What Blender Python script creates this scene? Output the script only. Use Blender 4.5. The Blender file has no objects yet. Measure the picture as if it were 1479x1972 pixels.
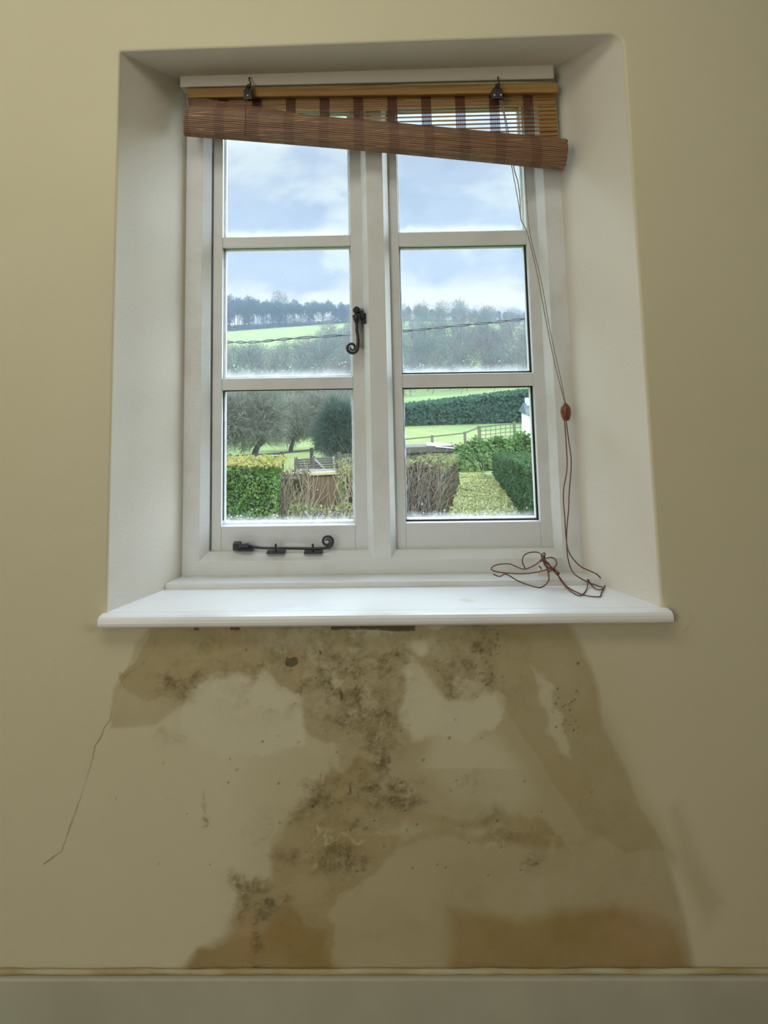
import bpy, bmesh, math, random
import numpy as np
from mathutils import Vector, noise

scene = bpy.context.scene
COL = scene.collection
random.seed(7)
RNG = np.random.default_rng(7)

# ------------------------------------------------------------------ camera
EYE = np.array([0.0, -1.57, 1.30])
PPX, PPY, FPX = 663.2, 488.8, 1481.0
YAW, PITCH, ROLL = [math.radians(a) for a in (-1.10134598, 7.53401296, -0.92473011)]


def cam_axes():
    cy, sy, cp, sp = math.cos(YAW), math.sin(YAW), math.cos(PITCH), math.sin(PITCH)
    f = np.array([sy * cp, cy * cp, sp])
    r = np.array([cy, -sy, 0.0])
    u = np.cross(r, f)
    cr, sr = math.cos(ROLL), math.sin(ROLL)
    return cr * r + sr * u, -sr * r + cr * u, f


RT, UP, FW = cam_axes()


def P(px, py, Y):
    """world point that stands at depth Y in the direction measured from the photograph"""
    d = FW + RT * (px - PPX) / FPX - UP * (py - PPY) / FPX
    return Vector(EYE + d * ((Y - EYE[1]) / d[1]))


def PZ(px, py, z):
    d = FW + RT * (px - PPX) / FPX - UP * (py - PPY) / FPX
    return Vector(EYE + d * ((z - EYE[2]) / d[2]))


cam_d = bpy.data.cameras.new('camera')
cam = bpy.data.objects.new('camera', cam_d)
COL.objects.link(cam)
from mathutils import Matrix
cam.matrix_world = Matrix(((RT[0], UP[0], -FW[0], EYE[0]), (RT[1], UP[1], -FW[1], EYE[1]),
                           (RT[2], UP[2], -FW[2], EYE[2]), (0, 0, 0, 1)))
cam_d.sensor_fit = 'VERTICAL'
cam_d.sensor_height = 36
cam_d.lens = FPX / 1972 * 36
cam_d.shift_x = (739.5 - PPX) / 1972
cam_d.shift_y = (PPY - 986) / 1972
cam_d.clip_start, cam_d.clip_end = 0.02, 3000
scene.camera = cam

# ------------------------------------------------------------------ exposure
scene.view_settings.view_transform = 'Standard'
scene.view_settings.look = 'None'
scene.view_settings.exposure = 0.0
scene.view_settings.gamma = 1.0
scene.view_settings.use_curve_mapping = False
scene.cycles.max_bounces = 7
scene.cycles.diffuse_bounces = 4
scene.cycles.adaptive_threshold = .05

# ------------------------------------------------------------------ sky
SKY_LOW, SKY_HIGH, SKY_GLOW = 0.78, 7.8, 9.5


def build_world():
    w = bpy.data.worlds.new('overcast_sky')
    scene.world = w
    w.use_nodes = True
    nt = w.node_tree
    nt.nodes.clear()
    N, L = nt.nodes.new, nt.links.new
    tc = N('ShaderNodeTexCoord')
    sep = N('ShaderNodeSeparateXYZ')
    L(tc.outputs['Generated'], sep.inputs[0])

    def noise_tex(scale, detail, rough, stretch, dist=0.0, off=(0, 0, 0)):
        m = N('ShaderNodeMapping')
        m.inputs['Scale'].default_value = stretch
        m.inputs['Location'].default_value = off
        L(tc.outputs['Generated'], m.inputs[0])
        n = N('ShaderNodeTexNoise')
        n.inputs['Scale'].default_value = scale
        n.inputs['Detail'].default_value = detail
        n.inputs['Roughness'].default_value = rough
        n.inputs['Distortion'].default_value = dist
        L(m.outputs[0], n.inputs['Vector'])
        return n.outputs[0]

    def maprange(v, a, b, c, d):
        r = N('ShaderNodeMapRange')
        r.interpolation_type = 'SMOOTHSTEP'
        L(v, r.inputs[0])
        for i, x in enumerate((a, b, c, d)):
            r.inputs[i + 1].default_value = x
        return r.outputs[0]

    def mix(f, a, b):
        m = N('ShaderNodeMix')
        m.data_type = 'RGBA'
        L(f, m.inputs[0])
        for s, v in ((6, a), (7, b)):
            if isinstance(v, tuple):
                m.inputs[s].default_value = (*v, 1)
            else:
                L(v, m.inputs[s])
        return m.outputs[2]

    def math_(op, a, b):
        m = N('ShaderNodeMath')
        m.operation = op
        for i, v in enumerate((a, b)):
            if isinstance(v, (int, float)):
                m.inputs[i].default_value = v
            else:
                L(v, m.inputs[i])
        return m.outputs[0]

    big = maprange(noise_tex(5.5, 5, .52, (1, 1, 1.7), .3, (.35, 0, .1)), .43, .58, 0, 1)
    cloud = mix(big, (.60, .73, .95), (.93, 1.04, 1.08))
    grey = maprange(noise_tex(10, 5, .55, (1, 1, 1.9), .4, (2.3, 1, .4)), .52, .68, 0, .8)
    cloud = mix(grey, cloud, (.50, .63, .86))
    # bright broken band low over the ridge
    low = maprange(sep.outputs[2], .05, .125, 1, 0)
    brk = maprange(noise_tex(9, 4, .5, (1, 1, 2.2), .2, (.2, 3, 0)), .40, .58, 0, 1)
    cloud = mix(math_('MULTIPLY', low, brk), cloud, (1.25, 1.27, 1.2))
    # overcast: the zenith is several times brighter than the horizon
    gain = maprange(sep.outputs[2], .25, .50, 1.0, SKY_HIGH / SKY_LOW)
    # the sun stands behind the cloud high on the right, out of view
    dp = N('ShaderNodeVectorMath')
    dp.operation = 'DOT_PRODUCT'
    L(tc.outputs['Generated'], dp.inputs[0])
    dp.inputs[1].default_value = Vector((.86, .34, .38)).normalized()
    gain = math_('ADD', gain, maprange(dp.outputs['Value'], .70, .98, 0, SKY_GLOW / SKY_LOW))
    gain = math_('MULTIPLY', gain, maprange(sep.outputs[2], .62, .92, 1, .5))
    below = maprange(sep.outputs[2], -.04, 0, .25, 1)
    bg = N('ShaderNodeBackground')
    L(cloud, bg.inputs[0])
    L(math_('MULTIPLY', math_('MULTIPLY', gain, below), SKY_LOW), bg.inputs[1])
    out = N('ShaderNodeOutputWorld')
    L(bg.outputs[0], out.inputs[0])
    w.cycles.sampling_method = 'MANUAL'
    w.cycles.sample_map_resolution = 512


build_world()


def area_light(name, loc, target, size, size_y, power, color):
    d = bpy.data.lights.new(name, 'AREA')
    d.shape = 'RECTANGLE'
    d.size, d.size_y, d.energy, d.color = size, size_y, power, color
    o = bpy.data.objects.new(name, d)
    COL.objects.link(o)
    o.location = loc
    o.rotation_euler = (Vector(target) - Vector(loc)).to_track_quat('-Z', 'Y').to_euler()
    return o


# added fill lights with no seen source: one from behind, one overhead
area_light('back_fill_light', (-1.66, -3.4, 1.65), (-.3, 0, 1.7), 1.1, 1.3, 29, (.98, 1.0, .94))
area_light('overhead_fill_light', (-.30, -1.0, 2.38), (-.2, -.3, 1.2), 1.7, .6, 10.5, (1.0, .99, .90))

# ------------------------------------------------------------------ materials


class Mat:
    def __init__(self, name):
        self.m = bpy.data.materials.new(name)
        self.m.use_nodes = True
        self.nt = self.m.node_tree
        self.nt.nodes.clear()
        self.out = self.N('ShaderNodeOutputMaterial')

    def N(self, t):
        return self.nt.nodes.new(t)

    def L(self, a, b):
        self.nt.links.new(a, b)

    def coord(self, kind='Object', scale=(1, 1, 1), rot=(0, 0, 0)):
        tc = self.N('ShaderNodeTexCoord')
        m = self.N('ShaderNodeMapping')
        m.inputs['Scale'].default_value = scale
        m.inputs['Rotation'].default_value = rot
        self.L(tc.outputs[kind], m.inputs[0])
        return m.outputs[0]

    def noise(self, scale, detail=4, rough=.5, vec=None, dist=0):
        n = self.N('ShaderNodeTexNoise')
        n.inputs['Scale'].default_value = scale
        n.inputs['Detail'].default_value = detail
        n.inputs['Roughness'].default_value = rough
        n.inputs['Distortion'].default_value = dist
        self.L(vec if vec is not None else self.coord(), n.inputs['Vector'])
        return n.outputs[0]

    def rng(self, v, a, b, c=0., d=1.):
        r = self.N('ShaderNodeMapRange')
        self.L(v, r.inputs[0])
        for i, x in enumerate((a, b, c, d)):
            r.inputs[i + 1].default_value = x
        return r.outputs[0]

    def mix(self, f, a, b):
        m = self.N('ShaderNodeMix')
        m.data_type = 'RGBA'
        for s, v in ((0, f), (6, a), (7, b)):
            if isinstance(v, (int, float)):
                m.inputs[s].default_value = v
            elif isinstance(v, tuple):
                m.inputs[s].default_value = (*v[:3], 1)
            else:
                self.L(v, m.inputs[s])
        return m.outputs[2]

    def math(self, op, a, b=0.0):
        m = self.N('ShaderNodeMath')
        m.operation = op
        for i, v in enumerate((a, b)):
            if isinstance(v, (int, float)):
                m.inputs[i].default_value = v
            else:
                self.L(v, m.inputs[i])
        return m.outputs[0]

    def attr(self, name):
        a = self.N('ShaderNodeAttribute')
        a.attribute_name = name
        return a

    def bump(self, h, strength, dist):
        b = self.N('ShaderNodeBump')
        b.inputs['Strength'].default_value = strength
        b.inputs['Distance'].default_value = dist
        self.L(h, b.inputs['Height'])
        return b.outputs[0]

    def principled(self, color, rough=.6, normal=None, metal=0, trans=0, spec=.4):
        p = self.N('ShaderNodeBsdfPrincipled')
        if isinstance(color, tuple):
            p.inputs['Base Color'].default_value = (*color[:3], 1)
        else:
            self.L(color, p.inputs['Base Color'])
        if isinstance(rough, (int, float)):
            p.inputs['Roughness'].default_value = rough
        else:
            self.L(rough, p.inputs['Roughness'])
        p.inputs['Metallic'].default_value = metal
        p.inputs['Transmission Weight'].default_value = trans
        p.inputs['Specular IOR Level'].default_value = spec
        if normal is not None:
            self.L(normal, p.inputs['Normal'])
        self.L(p.outputs[0], self.out.inputs[0])
        return p


def two_tone(name, a, b, scale, rough=.7, bump=0.0, bscale=None, detail=4, lo=.35, hi=.65, spec=.3, stretch=(1, 1, 1)):
    m = Mat(name)
    v = m.coord('Object', stretch)
    c = m.mix(m.rng(m.noise(scale, detail, .55, v), lo, hi), a, b)
    n = m.bump(m.noise(bscale or scale * 4, 4, .6, v), .5, bump) if bump else None
    m.principled(c, rough, n, spec=spec)
    return m.m


PAINT = (.63, .575, .415)


def wall_material():
    m = Mat('cream_wall_paint')
    st = m.attr('stain')
    st2 = m.attr('stain2')
    sp = m.N('ShaderNodeSeparateColor')
    m.L(st.outputs['Color'], sp.inputs[0])
    sp2 = m.N('ShaderNodeSeparateColor')
    m.L(st2.outputs['Color'], sp2.inputs[0])
    damp, mould, pale = sp.outputs[0], sp.outputs[1], sp.outputs[2]
    rust, dark, pink = sp2.outputs[0], sp2.outputs[1], sp2.outputs[2]
    v = m.coord('Object')
    base = m.mix(m.rng(m.noise(2.2, 3, .5, v), .35, .65), PAINT, (PAINT[0] * .965, PAINT[1] * .96, PAINT[2] * .93))
    c = m.mix(damp, base, (.335, .255, .10))
    c = m.mix(rust, c, (.32, .20, .055))
    c = m.mix(pink, c, (.50, .31, .18))
    c = m.mix(pale, c, (.66, .62, .46))
    fine = m.rng(m.noise(95, 5, .65, v, .4), .38, .62)
    mid = m.rng(m.noise(34, 5, .6, v, .5), .36, .62)
    mm = m.math('MULTIPLY', mould, m.math('ADD', m.math('MULTIPLY', fine, .5), m.math('MULTIPLY', mid, .62)))
    c = m.mix(mm, c, (.19, .145, .065))
    c = m.mix(dark, c, (.10, .085, .045))
    h = m.math('ADD', m.math('MULTIPLY', m.noise(240, 3, .6, v), .25), m.noise(7, 3, .5, v))
    h = m.math('ADD', h, m.math('MULTIPLY', m.math('MULTIPLY', m.noise(55, 5, .65, v, .6), m.math('ADD', mould, m.math('MULTIPLY', damp, .25))), 1.6))
    h = m.math('SUBTRACT', h, m.math('MULTIPLY', dark, 1.2))
    m.principled(c, .75, m.bump(h, .55, .004), spec=.25)
    return m.m


def white_paint(name, c=(.66, .665, .655), dirt=(.56, .54, .48)):
    m = Mat(name)
    v = m.coord('Object')
    g = m.mix(m.rng(m.noise(9, 5, .6, v), .5, .78), c, dirt)
    n = m.bump(m.math('ADD', m.noise(60, 3, .5, m.coord('Object', (1, 1, 6))), m.noise(12, 2, .5, v)), .25, .002)
    m.principled(g, .38, n, spec=.4)
    return m.m


def sill_material():
    m = Mat('white_sill_paint')
    v = m.coord('Object')
    g = m.mix(m.rng(m.noise(6, 5, .6, v), .45, .8), (.82, .83, .83), (.70, .72, .74))
    tc = m.N('ShaderNodeTexCoord')
    # worn yellowish scuff near the right end
    d = m.N('ShaderNodeVectorMath')
    d.operation = 'DISTANCE'
    q = m.N('ShaderNodeMapping')
    q.inputs['Scale'].default_value = (1, 1.2, 0)
    m.L(tc.outputs['Object'], q.inputs[0])
    m.L(q.outputs[0], d.inputs[0])
    s = PZ(900, 1156, .808)
    d.inputs[1].default_value = (s.x, s.y * 1.2, 0)
    r = m.math('ADD', d.outputs['Value'], m.rng(m.noise(60, 4, .6, v), .3, .7, -.012, .012))
    g = m.mix(m.rng(r, .012, .022, .55, 0), g, (.66, .60, .45))
    m.principled(g, .30, m.bump(m.noise(25, 3, .5, v), .15, .002), spec=.5)
    return m.m


def bamboo(name, bands, c1=(.36, .20, .062), c2=(.20, .095, .028), band_c=(.11, .028, .010), bm=.78):
    """narrow split slats: colour runs along x, changes from slat to slat; woven brown bands cross them"""
    m = Mat(name)
    v = m.coord('Object', (2.2, 160, 160))
    c = m.mix(m.rng(m.noise(1.0, 3, .6, v), .36, .64), c1, c2)
    c = m.mix(m.rng(m.noise(1.0, 2, .5, m.coord('Object', (9, 320, 320))), .60, .75), c, (.50, .30, .11))
    if bands:
        tc = m.N('ShaderNodeTexCoord')
        sx = m.N('ShaderNodeSeparateXYZ')
        m.L(tc.outputs['Object'], sx.inputs[0])
        t = m.math('FRACT', m.math('DIVIDE', m.math('SUBTRACT', sx.outputs[0], bands[0]), bands[1]))
        b = m.math('LESS_THAN', t, bands[2])
        c = m.mix(m.math('MULTIPLY', b, bm), c, band_c)
    p = m.principled(c, .45, m.bump(m.noise(1, 3, .6, m.coord('Object', (3, 300, 300))), .4, .001), spec=.35)
    return m.m


def pane_glass(name, x0, x1, z0, z1):
    """clear pane, slightly dirty, misted white along its edges"""
    m = Mat(name)
    tc = m.N('ShaderNodeTexCoord')
    s = m.N('ShaderNodeSeparateXYZ')
    m.L(tc.outputs['Object'], s.inputs[0])
    X, Z = s.outputs[0], s.outputs[2]
    wob = m.math('MULTIPLY', m.math('SUBTRACT', m.noise(45, 4, .6), .5), .02)
    dz = m.math('ADD', m.math('SUBTRACT', Z, z0), wob)
    bottom = m.rng(dz, 0.0, .026, 1, 0)
    ed = m.math('MINIMUM', m.math('MINIMUM', m.math('SUBTRACT', X, x0), m.math('SUBTRACT', x1, X)), m.math('SUBTRACT', z1, Z))
    edge = m.rng(m.math('ADD', ed, m.math('MULTIPLY', wob, .5)), 0.0, .0060, .5, 0)
    mist = m.math('MAXIMUM', m.math('MULTIPLY', m.math('MULTIPLY', bottom, bottom), .42), edge)
    mist = m.math('ADD', mist, m.rng(m.noise(26, 4, .65), .35, .75, .002, .016))
    tr = m.N('ShaderNodeBsdfTransparent')
    tr.inputs[0].default_value = (.95, .97, .965, 1)
    df = m.N('ShaderNodeBsdfDiffuse')
    df.inputs[0].default_value = (.9, .93, .95, 1)
    tl = m.N('ShaderNodeBsdfTranslucent')
    tl.inputs[0].default_value = (.9, .93, .95, 1)
    ms = m.N('ShaderNodeMixShader')
    ms.inputs[0].default_value = .6
    m.L(df.outputs[0], ms.inputs[1])
    m.L(tl.outputs[0], ms.inputs[2])
    m1 = m.N('ShaderNodeMixShader')
    m.L(mist, m1.inputs[0])
    m.L(tr.outputs[0], m1.inputs[1])
    m.L(ms.outputs[0], m1.inputs[2])
    gl = m.N('ShaderNodeBsdfGlossy')
    gl.inputs['Roughness'].default_value = .03
    lw = m.N('ShaderNodeLayerWeight')
    lw.inputs[0].default_value = .5
    fr = m.math('ADD', .03, m.math('MULTIPLY', m.math('POWER', lw.outputs['Facing'], 4.0), .4))
    m2 = m.N('ShaderNodeMixShader')
    m.L(fr, m2.inputs[0])
    m.L(m1.outputs[0], m2.inputs[1])
    m.L(gl.outputs[0], m2.inputs[2])
    m.L(m2.outputs[0], m.out.inputs[0])
    return m.m


def leaf_material(name, a, b, c=None, scale=3.0, trans=.25):
    m = Mat(name)
    a, b, c = [None if q is None else tuple(1.35 * e for e in q) for q in (a, b, c)]
    v = m.coord('Object')
    col = m.mix(m.rng(m.noise(scale * 6, 3, .6, v), .35, .65), a, b)
    if c is not None:
        col = m.mix(m.rng(m.noise(scale * .6, 3, .6, v), .48, .66), col, c)
    d = m.N('ShaderNodeBsdfDiffuse')
    t = m.N('ShaderNodeBsdfTranslucent')
    m.L(col, d.inputs[0])
    m.L(col, t.inputs[0])
    mx = m.N('ShaderNodeMixShader')
    mx.inputs[0].default_value = trans
    m.L(d.outputs[0], mx.inputs[1])
    m.L(t.outputs[0], mx.inputs[2])
    m.L(mx.outputs[0], m.out.inputs[0])
    return m.m


M = {}
M['wall'] = wall_material()
M['reveal'] = two_tone('off_white_reveal_paint', (.68, .63, .54), (.66, .605, .51), 3, .7, .0012, 160, spec=.25)
M['plain_wall'] = two_tone('plain_cream_wall_paint', PAINT, (PAINT[0] * .965, PAINT[1] * .96, PAINT[2] * .93), 2.2, .8, detail=1)
M['ceiling'] = two_tone('white_ceiling_paint', (.72, .70, .63), (.68, .66, .58), 3)
M['floor'] = two_tone('brown_floorboards', (.34, .27, .18), (.27, .21, .14), 4, stretch=(1, 8, 1))
M['frame'] = white_paint('white_window_gloss')
M['casement'] = white_paint('white_casement_gloss', (.64, .645, .64), (.56, .55, .50))
M['sill'] = sill_material()
M['batten'] = white_paint('off_white_batten_paint', (.66, .61, .51), (.60, .55, .44))
M['skirting'] = two_tone('grey_white_skirting_paint', (.49, .49, .385), (.43, .425, .33), 5, .5, .0006, 30)
M['caulk'] = two_tone('yellowed_caulk', (.40, .31, .15), (.53, .47, .32), 10, .6, .001, 60, stretch=(1, 1, 3))
M['iron'] = two_tone('black_wrought_iron', (.012, .013, .018), (.02, .021, .026), 40, .42, .0008, 140, spec=.5)
M['keep'] = two_tone('grey_painted_metal', (.30, .29, .26), (.22, .21, .19), 40, .5)
M['gasket'] = two_tone('black_rubber_seal', (.012, .013, .015), (.02, .02, .02), 30, .6)
M['cord'] = two_tone('brown_cord', (.20, .085, .06), (.10, .045, .035), 160, .7)
M['greycord'] = two_tone('faded_cord', (.36, .30, .25), (.22, .17, .14), 120, .7)
M['toggle'] = two_tone('red_brown_wood', (.20, .05, .025), (.12, .03, .015), 80, .35, spec=.5)
M['tag'] = two_tone('cream_plastic', (.62, .57, .47), (.55, .50, .40), 60, .4)
M['metal'] = two_tone('dark_bronze_metal', (.014, .011, .010), (.026, .020, .017), 120, .38, spec=.35)
BANDX = P(1010, 230, .19).x
BANDS = (BANDX - .0803 * 12, .0803, .29)
M['bamboo'] = bamboo('split_bamboo', BANDS)
M['bamboo_roll'] = bamboo('rolled_split_bamboo', BANDS, (.25, .135, .070), (.15, .078, .040), (.10, .035, .022), .42)
M['bamboo_head'] = bamboo('bamboo_head_lath', None, (.42, .25, .075), (.29, .155, .045))

# ------------------------------------------------------------------ mesh helpers


class MB:
    def __init__(self):
        self.v, self.f, self.mi = [], [], []

    def add(self, verts, faces, mi=0):
        n = len(self.v)
        self.v.extend([tuple(p) for p in verts])
        self.f.extend([tuple(i + n for i in f) for f in faces])
        self.mi.extend([mi] * len(faces))

    def box(self, x0, x1, y0, y1, z0, z1, mi=0):
        self.add([(x0, y0, z0), (x1, y0, z0), (x1, y1, z0), (x0, y1, z0), (x0, y0, z1), (x1, y0, z1), (x1, y1, z1), (x0, y1, z1)],
                 [(0, 3, 2, 1), (4, 5, 6, 7), (0, 1, 5, 4), (1, 2, 6, 5), (2, 3, 7, 6), (3, 0, 4, 7)], mi)

    def beam(self, a, b, w, h, up=(0, 0, 1), mi=0):
        a, b = Vector(a), Vector(b)
        d = (b - a).normalized()
        s = d.cross(Vector(up))
        if s.length < 1e-4:
            s = d.cross(Vector((1, 0, 0)))
        s.normalize()
        u = s.cross(d).normalized()
        vs = []
        for p in (a, b):
            for i, j in ((-1, -1), (1, -1), (1, 1), (-1, 1)):
                vs.append(p + s * (w / 2 * i) + u * (h / 2 * j))
        self.add(vs, [(0, 3, 2, 1), (4, 5, 6, 7), (0, 1, 5, 4), (1, 2, 6, 5), (2, 3, 7, 6), (3, 0, 4, 7)], mi)

    def tube(self, pts, rad, seg=8, mi=0, cap=True, flat=None):
        pts = [Vector(p) for p in pts]
        n = len(pts)
        rad = [rad] * n if isinstance(rad, (int, float)) else list(rad)
        prev = None
        vs = []
        for i in range(n):
            t = (pts[min(i + 1, n - 1)] - pts[max(i - 1, 0)])
            t = t.normalized() if t.length > 1e-9 else Vector((0, 0, 1))
            if prev is None:
                s = t.cross(Vector((0, 1, 0)))
                if s.length < .05:
                    s = t.cross(Vector((1, 0, 0)))
            else:
                s = prev - t * prev.dot(t)
            s.normalize()
            prev = s
            u = t.cross(s)
            for k in range(seg):
                a = 2 * math.pi * k / seg
                vs.append(pts[i] + (s * math.cos(a) + u * math.sin(a)) * rad[i])
        fs = []
        for i in range(n - 1):
            for k in range(seg):
                k2 = (k + 1) % seg
                fs.append((i * seg + k, i * seg + k2, (i + 1) * seg + k2, (i + 1) * seg + k))
        if cap:
            fs.append(tuple(range(seg))[::-1])
            fs.append(tuple((n - 1) * seg + k for k in range(seg)))
        self.add(vs, fs, mi)

    def lathe(self, c, axis, prof, seg=16, mi=0):
        """prof: (distance along axis, radius)"""
        c, axis = Vector(c), Vector(axis).normalized()
        s = axis.cross(Vector((0, 0, 1)))
        if s.length < .05:
            s = axis.cross(Vector((1, 0, 0)))
        s.normalize()
        u = axis.cross(s)
        vs, fs = [], []
        for d, r in prof:
            for k in range(seg):
                a = 2 * math.pi * k / seg
                vs.append(c + axis * d + (s * math.cos(a) + u * math.sin(a)) * max(r, 1e-5))
        for i in range(len(prof) - 1):
            for k in range(seg):
                k2 = (k + 1) % seg
                fs.append((i * seg + k, i * seg + k2, (i + 1) * seg + k2, (i + 1) * seg + k))
        fs.append(tuple(range(seg))[::-1])
        fs.append(tuple((len(prof) - 1) * seg + k for k in range(seg)))
        self.add(vs, fs, mi)

    def build(self, name, mats, parent=None, smooth=False, bevel=0.0, origin=None):
        me = bpy.data.meshes.new(name)
        me.from_pydata(self.v, [], self.f)
        mats = mats if isinstance(mats, (list, tuple)) else [mats]
        for m in mats:
            me.materials.append(m)
        if len(mats) > 1:
            me.polygons.foreach_set('material_index', self.mi)
        if smooth:
            me.polygons.foreach_set('use_smooth', [True] * len(me.polygons))
        me.update()
        bm = bmesh.new()
        bm.from_mesh(me)
        if len(bm.faces) < 60000:
            bmesh.ops.recalc_face_normals(bm, faces=bm.faces)
        if origin is not None:
            bmesh.ops.translate(bm, verts=bm.verts, vec=-Vector(origin))
        bm.to_mesh(me)
        bm.free()
        o = bpy.data.objects.new(name, me)
        COL.objects.link(o)
        if origin is not None:
            o.location = origin
        if parent is not None:
            o.parent = parent
            o.matrix_parent_inverse = Matrix.Identity(4)
            q, off = parent, Vector((0, 0, 0))
            while q is not None:
                off += Vector(q.location)
                q = q.parent
            o.location = Vector(o.location) - off
        if bevel:
            b = o.modifiers.new('bevel', 'BEVEL')
            b.width, b.segments, b.limit_method = bevel, 2, 'ANGLE'
            b.angle_limit = math.radians(40)
            b.harden_normals = False
        return o


def tag(o, label=None, cat=None, group=None, kind=None):
    for k, v in (('label', label), ('category', cat), ('group', group), ('kind', kind)):
        if v:
            o[k] = v
    return o


def empty(name, loc=(0, 0, 0)):
    o = bpy.data.objects.new(name, None)
    o.empty_display_size = .05
    COL.objects.link(o)
    o.location = loc
    return o


def smooth_path(pts, n=8):
    """Catmull-Rom through the points"""
    pts = [Vector(p) for p in pts]
    q = [pts[0] * 2 - pts[1]] + pts + [pts[-1] * 2 - pts[-2]]
    out = []
    for i in range(1, len(q) - 2):
        a, b, c, d = q[i - 1:i + 3]
        for k in range(n):
            t = k / n
            out.append(.5 * ((2 * b) + (c - a) * t + (2 * a - 5 * b + 4 * c - d) * t * t + (3 * b - a - 3 * c + d) * t ** 3))
    out.append(pts[-1])
    return out


# ------------------------------------------------------------------ the setting: room
OX0, OX1, OZ1 = -.505, .568, 1.962     # opening at the wall face
FX0, FX1 = -.411, .483                 # opening at the window frame
FY = .23                               # room face of the window frame
RX0, RX1, RY0, RZ1 = -2.3, 2.5, -3.6, 2.45


def vnoise(x, y, seed, scale):
    """value noise on arrays, 0..1"""
    r = np.random.default_rng(seed).random((256, 256))
    X, Yv = x / scale, y / scale
    xi, yi = np.floor(X).astype(int), np.floor(Yv).astype(int)
    fx, fy = X - xi, Yv - yi
    fx, fy = fx * fx * (3 - 2 * fx), fy * fy * (3 - 2 * fy)
    g = lambda a, b: r[a % 256, b % 256]
    return (g(xi, yi) * (1 - fx) + g(xi + 1, yi) * fx) * (1 - fy) + (g(xi, yi + 1) * (1 - fx) + g(xi + 1, yi + 1) * fx) * fy


def fbm(x, y, seed, scale, oct=5, gain=.55):
    s, a, t = 0, 1., 0.
    for i in range(oct):
        s = s + a * vnoise(x, y, seed + i * 17, scale / 2 ** i)
        t += a
        a *= gain
    return s / t


def sdf(poly, x, y):
    """signed distance to a polygon, positive inside"""
    p = np.array(poly, float)
    d = np.full(x.shape, 1e18)
    inside = np.zeros(x.shape, bool)
    for i in range(len(p)):
        a, b = p[i], p[(i + 1) % len(p)]
        e = b - a
        wx, wy = x - a[0], y - a[1]
        t = np.clip((wx * e[0] + wy * e[1]) / (e @ e), 0, 1)
        d = np.minimum(d, (wx - t * e[0]) ** 2 + (wy - t * e[1]) ** 2)
        c = ((a[1] > y) != (b[1] > y)) & (x < (b[0] - a[0]) * (y - a[1]) / (b[1] - a[1] + 1e-12) + a[0])
        inside ^= c
    return np.where(inside, 1, -1) * np.sqrt(d)


def line_d(pts, x, y):
    d = np.full(x.shape, 1e18)
    for a, b in zip(pts[:-1], pts[1:]):
        a, b = np.array(a, float), np.array(b, float)
        e = b - a
        wx, wy = x - a[0], y - a[1]
        t = np.clip((wx * e[0] + wy * e[1]) / (e @ e), 0, 1)
        d = np.minimum(d, (wx - t * e[0]) ** 2 + (wy - t * e[1]) ** 2)
    return np.sqrt(d)


def sst(a, b, v):
    t = np.clip((v - a) / (b - a), 0, 1)
    return t * t * (3 - 2 * t)


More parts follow.
